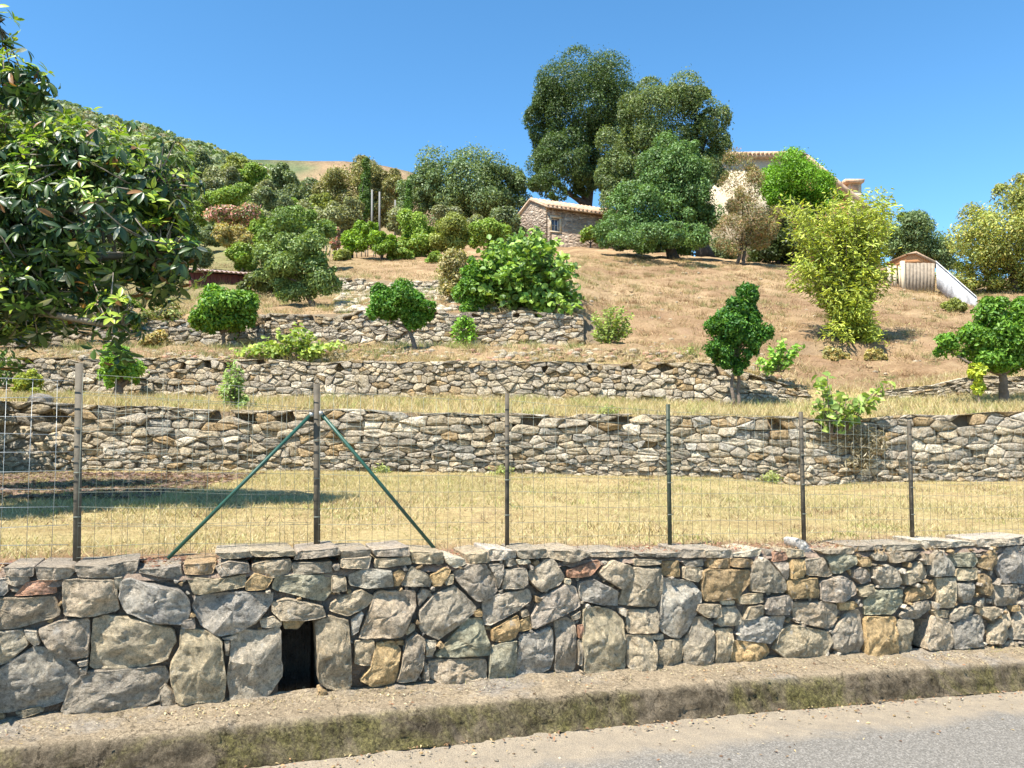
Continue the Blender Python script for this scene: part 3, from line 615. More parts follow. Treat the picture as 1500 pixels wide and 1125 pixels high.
def scatter(blobs, n, L, ratio, pal, rnd, sub=.30, nsub=26, fuzz=.26, up=.35, core=.12, tipcol=None, tipfrac=.0, droop=.0):
    """leaf placements on many small puffs that cover the given ellipsoids; returns pos,nrm,axis,L,W,col"""
    vol = np.array([b[1][0]*b[1][2] for b in blobs]); pr = vol/vol.sum(); P_, D_, K_ = [], [], []
    for bi, (c, r) in enumerate(blobs):
        c = np.array(c); r = np.array(r); nb_ = max(20, int(n*pr[bi])); ns_ = max(4, int(.45*nsub*(.5+pr[bi]*len(blobs)*.5)))
        d = unit(rnd.normal(size=(ns_, 3))); d[:, 1] = np.where(rnd.random(ns_) < .3, -np.abs(d[:, 1]), d[:, 1])
        rad = rnd.uniform(.50, .90, (ns_, 1)); sc_ = c+d*r*rad; sr = r.mean()*sub*1.3*rnd.uniform(.55, 1.4, ns_)
        k = rnd.integers(0, ns_, nb_); dd = unit(rnd.normal(size=(nb_, 3))+np.array([0, 0, .25])+d[k]*.5)
        rr = sr[k]*(1-np.abs(rnd.normal(0, fuzz, nb_)))*rnd.uniform(.9, 1.15, nb_)
        p = sc_[k]+dd*rr[:, None]*(r/r.mean())**.5
        rr = np.where(rnd.random(nb_) < (.03 if nb_ > 3500 else .07), rr*rnd.uniform(1.05, 1.45, nb_), rr); p = sc_[k]+dd*rr[:, None]*(r/r.mean())**.5
        ci = rnd.random(nb_) < core
        u_ = unit(rnd.normal(size=(nb_, 3)))*(rnd.random((nb_, 1))**.4)*.75
        p = np.where(ci[:, None], c+u_*r, p); P_.append(p); D_.append(dd)
        K_.append(rnd.random(ns_)[k])
    p = np.vstack(P_); dd = np.vstack(D_); kk = np.concatenate(K_); m_ = len(p)
    nrm = unit(dd*.7+rnd.normal(size=(m_, 3))*.55+np.array([0, 0, up])); ax = unit(rnd.normal(size=(m_, 3))+dd*.6-np.array([0, 0, droop]))
    pal = np.array(pal); ix = rnd.integers(0, len(pal), m_); col = 1.45*pal[ix]*rnd.uniform(.65, 1.35, (m_, 1))*(.8+.4*kk[:, None])*np.array([1.14, 1.03, .9])
    if tipcol is not None:
        t = (rnd.random(m_) < tipfrac); col[t] = np.array(tipcol)*rnd.uniform(.8, 1.2, (t.sum(), 1))
    l = L*rnd.uniform(.7, 1.35, m_); return p, nrm, ax, l, l*ratio, col
def blobpx(lst, Y, depth=1.):
    out = []
    for t in lst:
        x, y, rx_, ry_ = t[:4]; dy = t[4] if len(t) > 4 else 0; Yb = Y+dy
        out.append((P(x, y, Yb), np.array([rx_*Yb/F, rx_*Yb/F*depth, ry_*Yb/F])))
    return out
def trunk_mesh(base, top_pts, r0, rnd, lean=0, bend=.12, col=(.5, .5, .5), fork=.45):
    mb = MB(); base = np.array(base); tops = [np.array(t) for t in top_pts]; cen = np.mean(tops, 0); fk = base+(cen-base)*fork; fk[0] += lean
    h = np.linalg.norm(fk-base); pts = []; n = 6
    for i in range(n+1):
        t = i/n; pts.append(base+(fk-base)*t+np.array([rnd.normal(0, bend*h*.15), rnd.normal(0, bend*h*.15), 0])*(0 < i < n)-np.array([0, 0, .1])*(i == 0))
    mb.tube(pts, [r0*(1.35 if i == 0 else 1-.35*i/n) for i in range(n+1)], 9, col, .08)
    for t in tops:
        m1 = fk+(t-fk)*.5+rnd.normal(0, .08, 3)*np.linalg.norm(t-fk); mb.tube([fk-(fk-base)*.05, fk+(m1-fk)*.5, m1, t], [r0*.6, r0*.48, r0*.32, r0*.12], 6, col, .06)
    return mb.me(True)
LEAFOBJ = {}
def tree(name, label, cat, Y, blobs, n, L, pal, trunk=None, r0=.08, ratio=.5, seed=1, sub=.30, nsub=26, fuzz=.26, up=.35, core=.12, shape='diamond', mat=None,
         tip=None, tipf=0, group=None, depth=1., trunks=None, lean=0, fork=.45, part='crown', parts=0, droop=0, trunk_mat=None, bend=.12):
    rnd = np.random.default_rng(seed); bl = blobpx(blobs, Y, depth); root = thing(name, label, cat, group=group)
    p, nm, ax, l, w_, c = scatter(bl, n, L, ratio, pal, rnd, sub, nsub, fuzz, up, core, tip, tipf, droop)
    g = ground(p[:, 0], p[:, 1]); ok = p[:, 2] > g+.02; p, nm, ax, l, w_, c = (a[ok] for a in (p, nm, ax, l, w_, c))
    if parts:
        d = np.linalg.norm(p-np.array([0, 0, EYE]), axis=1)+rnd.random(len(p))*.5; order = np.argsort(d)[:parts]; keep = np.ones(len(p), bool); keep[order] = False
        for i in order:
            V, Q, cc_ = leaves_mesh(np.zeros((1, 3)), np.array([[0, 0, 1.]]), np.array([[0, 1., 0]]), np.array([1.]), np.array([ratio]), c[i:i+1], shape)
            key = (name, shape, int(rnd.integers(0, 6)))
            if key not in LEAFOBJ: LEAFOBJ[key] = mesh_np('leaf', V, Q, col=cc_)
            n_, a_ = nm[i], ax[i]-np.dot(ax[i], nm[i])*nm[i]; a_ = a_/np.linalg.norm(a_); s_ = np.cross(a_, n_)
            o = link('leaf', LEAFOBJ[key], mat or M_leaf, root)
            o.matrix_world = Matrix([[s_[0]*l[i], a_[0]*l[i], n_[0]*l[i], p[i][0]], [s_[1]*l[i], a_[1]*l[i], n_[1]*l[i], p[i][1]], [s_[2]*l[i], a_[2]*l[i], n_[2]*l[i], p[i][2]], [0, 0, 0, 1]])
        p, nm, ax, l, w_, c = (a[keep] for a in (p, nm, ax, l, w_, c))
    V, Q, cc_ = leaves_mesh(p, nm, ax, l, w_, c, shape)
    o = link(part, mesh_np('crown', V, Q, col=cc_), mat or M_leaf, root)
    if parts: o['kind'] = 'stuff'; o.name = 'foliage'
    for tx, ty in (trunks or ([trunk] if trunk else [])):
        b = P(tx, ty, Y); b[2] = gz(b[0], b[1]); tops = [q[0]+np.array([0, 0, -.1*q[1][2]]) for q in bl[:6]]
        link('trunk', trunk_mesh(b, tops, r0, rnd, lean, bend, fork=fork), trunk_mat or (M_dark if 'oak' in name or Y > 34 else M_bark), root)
    return root
DOAK = [(.030, .062, .018), (.045, .082, .024), (.06, .10, .032)]; OLIVEG = [(.12, .15, .075), (.16, .19, .10), (.20, .22, .13)]
MIDG = [(.07, .13, .035), (.10, .17, .045), (.13, .20, .05)]; CITRUS = [(.045, .12, .015), (.075, .17, .022), (.12, .23, .035)]; YEL = [(.19, .25, .045), (.26, .31, .065), (.14, .19, .04)]
BLUEG = [(.07, .12, .055), (.10, .16, .07), (.14, .20, .09)]; BRN = [(.20, .19, .09), (.16, .17, .07), (.12, .14, .05)]
def shoots(name, label, cat, stems, L, pal, ratio=.6, seed=1, nleaf=22, jit=.35, rad=.008, start=.25, group=None, parts=0, shape='hex', spread=.05, mat=None, leafdroop=.4, upright=0.):
    """stems: list of (px0,py0,Y0, px1,py1,Y1, arch) ; leaves set along every stem"""
    rnd = np.random.default_rng(seed); root = thing(name, label, cat, group=group); pos, ax, cc = [], [], []; pal = np.array(pal)*1.45*np.array([1.14, 1.03, .9]); mb = MB()
    for (x0, y0, Ya, x1, y1, Yb, arch) in stems:
        a, b = P(x0, y0, Ya), P(x1, y1, Yb); g = gz(a[0], a[1]); a[2] = g if a[2] < g+.4 else a[2]; Ln = np.linalg.norm(b-a); m1 = (a+b)/2+np.array([rnd.normal(0, .08), rnd.normal(0, .08), arch])*Ln; m1[:2] = m1[:2]*(1-upright)+(a[:2]+(b[:2]-a[:2])*.08)*upright; m1[2] += upright*.10*Ln
        pts = [(1-t)**2*a+2*t*(1-t)*m1+t*t*b for t in np.linspace(0, 1, 7)]; mb.tube(pts, [rad*(1-.8*i/6) for i in range(7)], 5)
        c0 = rnd.uniform(.8, 1.2)
        for t in np.linspace(start, 1, nleaf):
            p = (1-t)**2*a+2*t*(1-t)*m1+t*t*b; tg = (b-a)/Ln; o = rnd.normal(size=3); o -= np.dot(o, tg)*tg; o /= np.linalg.norm(o)
            pos.append(p+o*spread*rnd.uniform(.3, 1.3)+rnd.normal(0, .2*L, 3)); ax.append(o*.9+tg*.5-np.array([0, 0, leafdroop])*rnd.random()); cc.append(pal[rnd.integers(len(pal))]*rnd.uniform(.75, 1.25)*c0)
    pos, ax, cc = map(np.array, (pos, ax, cc)); n_ = len(pos); nm = unit(rnd.normal(size=(n_, 3))*.6+np.array([0, -.3, .8])); l = L*rnd.uniform(.55, 1.3, n_)
    link('stem', mb.me(True), M_bark, root); start_ = 0
    if parts:
        cols6 = [cc[rnd.integers(n_)] for _ in range(6)]; ms = []
        for c_ in cols6:
            V, Q, q_ = leaves_mesh(np.zeros((1, 3)), np.array([[0, 0, 1.]]), np.array([[0, 1., 0]]), np.array([1.]), np.array([ratio]), c_[None], shape); ms.append(mesh_np('leaf', V, Q, col=q_))
        perm = rnd.permutation(n_)
        for i in perm[:parts]:
            a_ = ax[i]-np.dot(ax[i], nm[i])*nm[i]; a_ /= np.linalg.norm(a_); s_ = np.cross(a_, nm[i]); o = link('leaf', ms[i % 6], mat or M_leaf, root); L_ = l[i]
            o.matrix_world = Matrix([[s_[q]*L_, a_[q]*L_, nm[i][q]*L_, pos[i][q]] for q in range(3)]+[[0, 0, 0, 1]])
        if parts >= n_: return root
        pos, nm, ax, l, cc = (q[perm[parts:]] for q in (pos, nm, ax, l, cc))
    V, Q, q_ = leaves_mesh(pos, nm, ax, l, l*ratio, cc, shape); link('foliage', mesh_np('f', V, Q, col=q_), mat or M_leaf, root, 'stuff'); return root
# -- hilltop trees
tree('oak_tree', 'tallest dark holm oak with hanging lower boughs beside the small stone house', 'tree', 52, [(850, 150, 75, 66), (805, 180, 46, 62), (895, 165, 46, 60), (830, 235, 55, 42, -1), (800, 255, 34, 30, -2), (885, 230, 34, 46), (862, 268, 20, 20, -1), (812, 278, 20, 20, -3), (790, 268, 18, 18, -3), (840, 280, 14, 14, -1)], 110000, .14,
     DOAK, (873, 330), .42, seed=1, sub=.27, nsub=34, tip=(.12, .17, .055), tipf=.18, fork=.4, fuzz=.12, core=.06)
tree('oak_tree', 'broad olive-toned oak standing behind the mid-green round tree on the crest', 'tree', 44, [(975, 190, 72, 66), (925, 215, 46, 60), (1035, 200, 38, 46), (905, 275, 34, 60), (1000, 260, 60, 55), (1055, 240, 22, 30), (1005, 150, 35, 26)], 100000, .135,
     [(.07, .115, .04), (.095, .145, .052), (.13, .175, .07)], (1033, 385), .45, seed=2, sub=.25, nsub=36, tip=(.20, .24, .10), tipf=.18, fuzz=.12, core=.06)
tree('broadleaf_tree', 'low mid-green tree with a wide skirt casting shade on the slope crest', 'tree', 37, [(985, 255, 52, 52), (1020, 290, 42, 55), (940, 310, 58, 45), (905, 335, 36, 32), (985, 330, 52, 36), (945, 350, 40, 22), (1005, 225, 26, 28), (930, 345, 50, 24, -2.5), (1000, 345, 46, 20, -3)], 70000, .13,
     [(.055, .12, .035), (.08, .16, .05), (.11, .19, .065)], (987, 378), .3, seed=3, sub=.25, nsub=34, tip=(.16, .25, .09), tipf=.25)
tree('conifer_bush', 'half-dried juniper with brown right side and pale green top', 'tree', 35.5, [(1085, 268, 34, 42), (1100, 325, 40, 40), (1075, 345, 30, 30), (1120, 345, 20, 30)], 22000, .12, [(.25, .17, .10), (.19, .15, .08), (.13, .15, .06), (.18, .20, .09)], None, .09, ratio=.25, seed=4, trunks=[(1089, 408), (1080, 405)])
tree('shrub', 'brilliant green dense shrub in front of the cream house roof', 'shrub', 41, [(1172, 260, 54, 42), (1205, 280, 28, 32), (1150, 295, 30, 30), (1190, 310, 36, 30)], 38000, .12, [(.07, .17, .012), (.10, .22, .015), (.13, .27, .02)], (1180, 388), .15, seed=5)
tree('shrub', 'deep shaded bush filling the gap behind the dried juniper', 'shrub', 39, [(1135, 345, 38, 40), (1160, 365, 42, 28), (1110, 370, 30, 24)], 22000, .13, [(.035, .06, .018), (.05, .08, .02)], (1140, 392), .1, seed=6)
tree('broadleaf_tree', 'large yellow-green tree at the right edge beyond the pale sloping parapet', 'tree', 31, [(1475, 345, 72, 68), (1425, 350, 48, 44), (1500, 290, 60, 42), (1560, 340, 80, 90), (1440, 395, 34, 34), (1475, 415, 45, 36), (1530, 430, 60, 40), (1405, 408, 30, 26)], 62000, .12,
     [(.22, .26, .06), (.18, .23, .06), (.14, .18, .055), (.28, .28, .09)], (1490, 455), .16, ratio=.42, seed=8, fuzz=.4, sub=.26, nsub=34, core=.2)
tree('broadleaf_tree', 'blue-green tree between the bamboo-like tree and the yellow-green tree, behind the small roof', 'tree', 48, [(1335, 345, 42, 34), (1305, 350, 32, 30), (1365, 355, 30, 26), (1385, 375, 30, 24), (1350, 375, 30, 20)], 26000, .17, BLUEG, (1340, 400), .15, seed=9)
tree('broadleaf_tree', 'great dome of blue-green foliage left of the small stone house', 'tree', 58, [(685, 270, 72, 52), (640, 285, 48, 46), (730, 280, 44, 44), (610, 290, 26, 36), (745, 310, 34, 36), (690, 310, 70, 30)], 62000, .20, BLUEG, (690, 372), .4, seed=10, sub=.25, nsub=40, tip=(.20, .26, .12), tipf=.25)
tree('broadleaf_tree', 'olive-brown spreading trees behind the thin cypress', 'tree', 76, [(520, 272, 52, 40), (565, 285, 36, 40), (485, 290, 30, 32), (545, 310, 46, 26)], 48000, .23, BRN, (530, 345), .4, seed=11, sub=.25, nsub=36)
tree('cypress_tree', 'slim dark cypress rising in front of the olive-brown trees', 'tree', 64, [(536, y_, 3.5+(y_-232)*.07, 9) for y_ in range(238, 318, 9)], 12000, .13, [(.05, .10, .02), (.07, .13, .03)], (536, 340), .1, seed=12, sub=.5)
tree('cypress_tree', 'shortest cypress, half hidden beside the blue-green dome', 'tree', 56, [(598, y_, 3+(y_-268)*.08, 9) for y_ in range(273, 330, 9)], 7000, .12, [(.05, .11, .02), (.07, .14, .03)], (598, 345), .08, seed=13, sub=.5)
# -- mid rows
mid = [('citrus_tree', 'small round citrus on the upper terrace, leftmost of the pair', 36, [(523, 348, 22, 22), (512, 360, 14, 14)], (515, 392), 'y'),
       ('citrus_tree', 'small round citrus with split trunk, right one of the pair', 35.5, [(557, 355, 22, 18), (545, 338, 14, 13), (574, 360, 12, 12)], (559, 392), 'y'),
       ('fruit_tree', 'light green fruit tree just right of the citrus pair', 38, [(610, 335, 30, 24), (625, 355, 34, 22), (590, 358, 20, 16)], (612, 385), 'm'),
       ('fruit_tree', 'olive-green fruit tree below the blue-green dome', 37, [(668, 340, 30, 26), (650, 352, 22, 18)], (665, 382), 'o'),
       ('fruit_tree', 'green fruit tree nearest the stone house gable', 36.5, [(712, 345, 28, 26), (730, 360, 18, 16)], (712, 382), 'm'),
       ('olive_tree', 'grey-green olive above the fruit trees, in front of the dome', 46, [(655, 315, 22, 18), (690, 330, 20, 16)], (668, 355), 'g'),
       ('olive_tree', 'dark grey-green olive touching the stone house gable', 45, [(745, 325, 26, 30), (735, 350, 24, 22)], (745, 368), 'b'),
       ('olive_tree', 'pale grey olive left of the two utility poles', 50, [(510, 315, 30, 22), (485, 322, 24, 18)], (505, 350), 'g'),
       ('shrub', 'pale shrub right of the two utility poles', 49, [(590, 325, 26, 18)], (590, 350), 'g'),
       ('olive_tree', 'silvery olive in the middle of the left hillside', 62, [(455, 320, 24, 20), (435, 330, 20, 16)], (450, 350), 'g'),
       ('shrub', 'bright shrub directly above the pink oleanders', 62, [(345, 290, 34, 14), (325, 292, 20, 12)], (345, 312), 'm'),
       ('olive_tree', 'bluish rounded olive above the pear-like tree', 60, [(408, 292, 24, 18), (400, 305, 20, 14)], (408, 325), 'b'),
       ('shrub', 'blue-green bush beside the shed roof', 30, [(297, 377, 22, 13), (275, 380, 18, 12)], (297, 398), 'b'),
       ('shrub', 'leafy green bush just above the shed', 31, [(355, 378, 24, 16)], (355, 398), 'm'),
       ('shrub', 'golden dry bush among green ones on the left hillside', 38, [(335, 350, 24, 18), (358, 356, 18, 12)], (338, 378), 'd'),
       ('oleander', 'pink flowering oleander, larger of the two hillside patches', 50, [(350, 318, 30, 18), (322, 316, 18, 15), (365, 328, 18, 12)], (345, 345), 'p'),
       ('oleander', 'pink flowering oleander left of the citrus pair', 40, [(489, 350, 12, 16)], (489, 378), 'p')]
PALS = dict(y=[(.13, .23, .02), (.17, .28, .03), (.09, .17, .02)], m=[(.11, .20, .03), (.15, .24, .045), (.19, .26, .06)], o=[(.15, .19, .05), (.20, .24, .07)], g=OLIVEG, b=[(.07, .11, .05), (.11, .15, .08), (.15, .19, .10)], d=[(.33, .27, .12), (.26, .23, .10), (.18, .20, .08)], p=[(.52, .28, .30), (.44, .24, .25), (.14, .18, .08), (.16, .20, .10), (.12, .15, .07)])
for i, (nm_, lb, Y, bl, tr, k) in enumerate(mid):
    ar = sum(b[2]*b[3] for b in bl); tree(nm_, lb, {'citrus_tree': 'tree', 'fruit_tree': 'tree', 'olive_tree': 'tree', 'shrub': 'shrub', 'oleander': 'shrub'}[nm_], Y, bl, int(min(16000, 5000+ar*7)), .0035*Y, PALS[k], tr, .0022*Y, seed=40+i, sub=.32, nsub=20)
# hillside olives and bushes on the left, countable
kinds = [('b', 'dark'), ('g', 'silvery'), ('m', 'fresh green'), ('o', 'olive-toned')]
hl = [(250, 255, 95, 26, 'g', 'silvery olive highest on the slope beside the loquat crown'), (290, 245, 110, 22, 'b', 'dark round tree high on the slope, right of the silvery one'), (330, 262, 90, 24, 'g', 'pale olive midway up the left slope'), (372, 262, 92, 24, 'm', 'fresh green tree midway up the slope above the oleanders'),
      (415, 262, 88, 22, 'b', 'dark bush under the brown ridge'), (445, 285, 80, 24, 'b', 'blue-green tree below the brown ridge'), (300, 275, 78, 22, 'g', 'grey olive just right of the loquat crown'), (265, 290, 70, 24, 'b', 'dark tree behind the loquat crown edge'),
      (385, 285, 75, 22, 'g', 'silvery olive right above the bluish rounded olive'), (345, 245, 120, 18, 'o', 'olive-toned bush near the skyline dip'), (430, 305, 66, 20, 'm', 'fresh green tree left of the thin poles'), (470, 300, 70, 20, 'o', 'olive-toned tree left of the thin cypress'),
      (230, 275, 85, 24, 'g', 'grey tree hidden partly by the loquat leaves'), (280, 315, 60, 22, 'm', 'green bush left of the oleander bank'), (395, 325, 56, 18, 'g', 'pale olive right of the oleander bank'), (375, 340, 46, 16, 'm', 'small green bush right of the golden bush')]
for i, (x, y, Y, r, k, lb) in enumerate(hl):
    b = P(x, y, Y); tree('olive_tree' if k in 'go' else 'broadleaf_tree', lb, 'tree', Y, [(x, y, r, r*.8), (x+r*.6, y+r*.3, r*.6, r*.55), (x-r*.6, y+r*.3, r*.6, r*.55)], 9000, .0036*Y, PALS[k], (x, y+r*1.3), .002*Y, seed=80+i, sub=.34, nsub=16)
# maquis on the far slope: uncountable scrub
n = 120000; sc_y = rng.uniform(60, 225, n//60); sc_x = rng.uniform(-1.0, -.22, n//60)*sc_y
cz = ground(sc_x, sc_y); rr_ = rng.uniform(.45, 1.3, n//60)*(sc_y/130)
k = np.repeat(np.arange(n//60), 60); dd = unit(rng.normal(size=(len(k), 3))+np.array([0, 0, .4])); pos = np.stack([sc_x[k], sc_y[k], cz[k]+.3*rr_[k]], 1)+dd*rr_[k][:, None]*np.array([1, 1, .75])
base_c = np.array([(.20, .27, .10), (.24, .29, .12), (.28, .31, .17), (.15, .21, .08), (.34, .31, .18)])[rng.integers(0, 5, n//60)]
V, Q, cc_ = leaves_mesh(pos, unit(dd+rng.normal(size=dd.shape)*.4), rng.normal(size=dd.shape), rng.uniform(.5, 1.1, len(k))*(sc_y[k]/150), rng.uniform(.4, .8, len(k))*(sc_y[k]/150), base_c[k]*rng.uniform(.75, 1.25, (len(k), 1)))
tag(link('hillside_scrub', mesh_np('s', V, Q, col=cc_), M_leaf, kind='stuff'), 'green maquis scrub covering the far left hillside', 'scrub')

# -- terrace trees
tree('citrus_tree', 'bright green round orange tree under the low red shed', 'tree', 17.6, [(328, 452, 40, 34), (300, 462, 26, 26), (358, 460, 24, 28), (328, 468, 34, 14)], 16000, .085, CITRUS, (327, 505), .05, seed=21, shape='hex', tip=(.22, .36, .03), tipf=.2, fork=.5)
tree('fruit_tree', 'tall loose-leaved fruit tree right of the shed, on a stony bank', 'tree', 20.5, [(430, 380, 46, 34), (460, 408, 32, 30), (402, 398, 28, 30), (432, 430, 30, 16), (478, 400, 16, 20), (385, 380, 14, 14), (450, 352, 22, 16)], 21000, .085, [(.13, .20, .06), (.18, .25, .09), (.09, .15, .045)], (461, 472), .10, seed=22, shape='hex', tip=(.22, .30, .11), tipf=.2, fuzz=.3)
tree('fruit_tree', 'rounded green tree behind the tall loose-leaved fruit tree', 'tree', 29, [(440, 330, 40, 28), (410, 345, 30, 26), (465, 345, 24, 24), (425, 360, 34, 18)], 20000, .11, MIDG, (440, 400), .1, seed=23)
tree('citrus_tree', 'leaning orange tree with a slanted trunk on the second terrace wall', 'tree', 16, [(583, 440, 36, 30), (612, 455, 26, 22), (560, 450, 22, 24), (606, 470, 18, 12)], 15000, .075, [(.04, .12, .015), (.06, .16, .02), (.09, .20, .03)], (609, 528), .055, seed=24, shape='hex', tip=(.17, .30, .04), tipf=.15, fork=.55)
tree('citrus_tree', 'narrow green tree tucked against the left of the fig', 'tree', 18.9, [(690, 425, 26, 30), (700, 400, 20, 26), (685, 455, 16, 22)], 9000, .09, CITRUS, (690, 500), .04, seed=26, shape='hex', tip=(.16, .30, .03), tipf=.2)
tree('shrub', 'sparse dried twiggy bush behind the narrow green tree', 'shrub', 20.4, [(668, 395, 26, 26), (655, 420, 20, 20)], 3500, .09, [(.22, .20, .10), (.28, .26, .14), (.15, .17, .07)], (668, 440), .03, seed=28, fuzz=.5, core=.3)
tree('ivy_covered_tree', 'dark green ivy-covered tree with narrow foot in front of the second terrace wall', 'tree', 13.9, [(1078, 475, 38, 34), (1090, 440, 18, 24), (1060, 490, 32, 28), (1102, 490, 24, 30), (1070, 520, 26, 28), (1078, 538, 12, 16), (1042, 510, 18, 14)], 22000, .065, [(.02, .075, .012), (.035, .11, .018), (.05, .14, .02)], None, .035, trunks=[(1071, 596), (1084, 595)], seed=30, shape='hex', tip=(.13, .27, .03), tipf=.22, mat=M_leaf, fork=.75)
tree('citrus_tree', 'orange tree at the right edge with dark glossy crown and grey trunk', 'tree', 13.6, [(1465, 470, 45, 40), (1440, 500, 40, 32), (1495, 505, 45, 38), (1388, 510, 20, 22), (1470, 525, 48, 22), (1530, 480, 50, 45)], 26000, .075, CITRUS, (1472, 590), .09, seed=32, shape='hex', tip=(.18, .34, .03), tipf=.22, fork=.5)
tree('shrub', 'tiny yellow-green sprig at the foot of the right-edge orange tree', 'shrub', 13.4, [(1428, 543, 15, 10), (1433, 560, 8, 16)], 900, .08, [(.30, .36, .04), (.24, .32, .05)], (1435, 588), .02, seed=33, shape='hex')
tree('dry_creeper', 'grey twiggy creeper hanging over the lowest terrace wall beneath the fig shoots', 'plant', 11.75, [(1240, 640, 30, 22), (1275, 645, 26, 24), (1262, 672, 22, 22), (1228, 625, 16, 14)], 1100, .11, [(.20, .19, .14), (.14, .13, .10), (.26, .24, .18)], None, ratio=.14, seed=35, fuzz=.6, part='twigs', core=.4, depth=.25)
tree('shrub', 'yellowish bush at the far left on the second terrace', 'shrub', 14.3, [(38, 560, 20, 22), (50, 578, 20, 14)], 2400, .08, [(.24, .28, .06), (.18, .24, .05)], (40, 592), .03, seed=38, shape='hex', fuzz=.35)
tree('shrub', 'leafy stump sprouting above a dark short trunk beneath the loquat', 'shrub', 14.3, [(178, 530, 26, 26), (165, 550, 18, 16), (195, 548, 14, 14)], 3600, .08, [(.13, .25, .04), (.18, .31, .05)], (172, 594), .11, seed=39, shape='hex')
tree('broadleaf_tree', 'thin-trunked yellow-green tree behind the loquat at the left edge', 'tree', 17, [(30, 470, 60, 26), (60, 450, 50, 30), (-20, 460, 60, 40)], 14000, .09, [(.20, .27, .05), (.15, .22, .04)], (33, 520), .06, seed=140, shape='hex')
tree('shrub', 'shaded brush between the loquat and the round orange tree', 'shrub', 18.9, [(240, 470, 34, 24), (205, 485, 32, 20), (260, 492, 22, 12)], 8000, .09, [(.10, .14, .04), (.14, .17, .05), (.20, .17, .09)], (240, 505), .03, seed=141, fuzz=.4)
tree('shrub', 'dark bush against the shed, behind the round orange tree', 'shrub', 24, [(405, 408, 30, 16), (380, 420, 30, 16)], 6000, .11, [(.07, .10, .03), (.10, .13, .04)], (400, 432), .04, seed=142)
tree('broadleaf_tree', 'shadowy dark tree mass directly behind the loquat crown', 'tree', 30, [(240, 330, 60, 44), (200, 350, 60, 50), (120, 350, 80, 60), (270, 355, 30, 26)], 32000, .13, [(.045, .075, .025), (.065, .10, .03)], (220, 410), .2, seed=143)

rs_ = random.Random(5)
def fan(x0, x1, y0, Y, tops_, n_, arch=.0, jx=8, jy=8, dY=.3):
    out = []
    for i in range(n_):
        tx_, ty_ = tops_[i % len(tops_)]; out.append((rs_.uniform(x0, x1), y0, Y, tx_+rs_.uniform(-jx, jx), ty_+rs_.uniform(-jy, jy), Y+rs_.uniform(-dY, dY), arch))
    return out
bt = [(1150, 300), (1165, 340), (1158, 385), (1185, 310), (1200, 345), (1215, 300), (1232, 290), (1245, 300), (1262, 290), (1290, 288), (1303, 300), (1298, 330), (1285, 350), (1270, 320), (1230, 330), (1185, 375), (1170, 400), (1290, 370), (1220, 380), (1250, 360), (1262, 395), (1235, 420), (1215, 440), (1275, 430), (1290, 400), (1240, 460), (1268, 465), (1222, 480), (1280, 490)]
shoots('bamboo_clump', 'tall feathery yellow-green bamboo-like tree rising alone from the dry slope', 'tree', fan(1238, 1264, 528, 19, bt, 330, .02, 16, 16, .9), .14, [(.24, .31, .05), (.32, .38, .07), (.17, .23, .045)], .28, 7, 84, start=.3, spread=.15, rad=.012, leafdroop=.8, upright=.8)
ft = [(700, 395), (712, 375), (728, 362), (745, 352), (765, 350), (785, 345), (800, 352), (815, 362), (828, 378), (838, 398), (832, 420), (842, 440), (820, 452), (805, 430), (790, 450), (770, 440), (750, 445), (730, 440), (708, 430), (695, 415), (740, 395), (770, 385), (795, 390), (760, 415), (785, 415), (720, 405), (750, 375), (810, 405)]
shoots('fig_tree', 'spreading broad-leaved fig tree above the short pale terrace wall', 'tree', fan(764, 784, 468, 19.4, ft, 250, .10, 11, 11, 1.3), .17, [(.11, .20, .045), (.15, .26, .055), (.07, .14, .03), (.19, .30, .07)], .8, 25, 26, start=.5, spread=.10, rad=.02, upright=.15, parts=200)
shoots('creeper', 'hanging tangle of green leaves spilling down the pale terrace wall', 'plant', fan(676, 692, 458, 18.1, [(672, 500), (684, 505), (694, 495), (665, 485)], 26, .05, 6, 6, .15), .08, [(.12, .26, .03), (.16, .32, .04)], .6, 27, 26)
shoots('shrub', 'thin pale green bush on the dry slope right of the fig', 'shrub', fan(890, 900, 505, 17, [(872, 462), (890, 450), (908, 452), (922, 462), (870, 488), (925, 480), (898, 470)], 40, .03, 7, 6), .08, [(.16, .24, .06), (.22, .30, .07)], .5, 29, 34)
shoots('vine_plant', 'light green sprawling vine on the end of the second terrace wall', 'plant', fan(1132, 1148, 545, 14.95, [(1112, 530), (1130, 512), (1150, 500), (1172, 508), (1160, 525), (1120, 540)], 28, .12, 5, 5, .2), .10, [(.14, .28, .05), (.20, .34, .07)], .75, 31, 16)
shoots('fig_shoot', 'fig shoots with curling leaves sprouting from the top of the lowest terrace wall', 'plant', fan(1216, 1232, 640, 11.7, [(1200, 560), (1215, 555), (1235, 575), (1262, 580), (1290, 568), (1306, 562), (1250, 600), (1195, 590), (1280, 590), (1222, 610)], 24, .10, 7, 7, .3), .14, [(.19, .28, .07), (.24, .33, .10), (.12, .19, .05)], .7, 34, 11, parts=240, rad=.012)
shoots('vine_plant', 'yellow-green grapevine trailing over the second terrace wall on the left', 'plant', fan(420, 440, 522, 15.2, [(345, 520), (365, 512), (390, 500), (415, 488), (435, 478), (455, 492), (480, 505), (503, 508), (400, 520), (465, 515)], 46, .10, 12, 7, .3), .11, [(.22, .31, .07), (.28, .37, .09), (.15, .23, .05)], .75, 36, 20, parts=280)
shoots('shrub', 'upright leafy sapling in front of the second terrace wall, left of the braced post', 'shrub', fan(338, 348, 606, 12.7, [(330, 545), (340, 530), (352, 548), (326, 570), (362, 580), (345, 560), (358, 595)], 34, .02, 5, 6, .2), .075, [(.15, .24, .07), (.20, .29, .10)], .5, 37, 26)
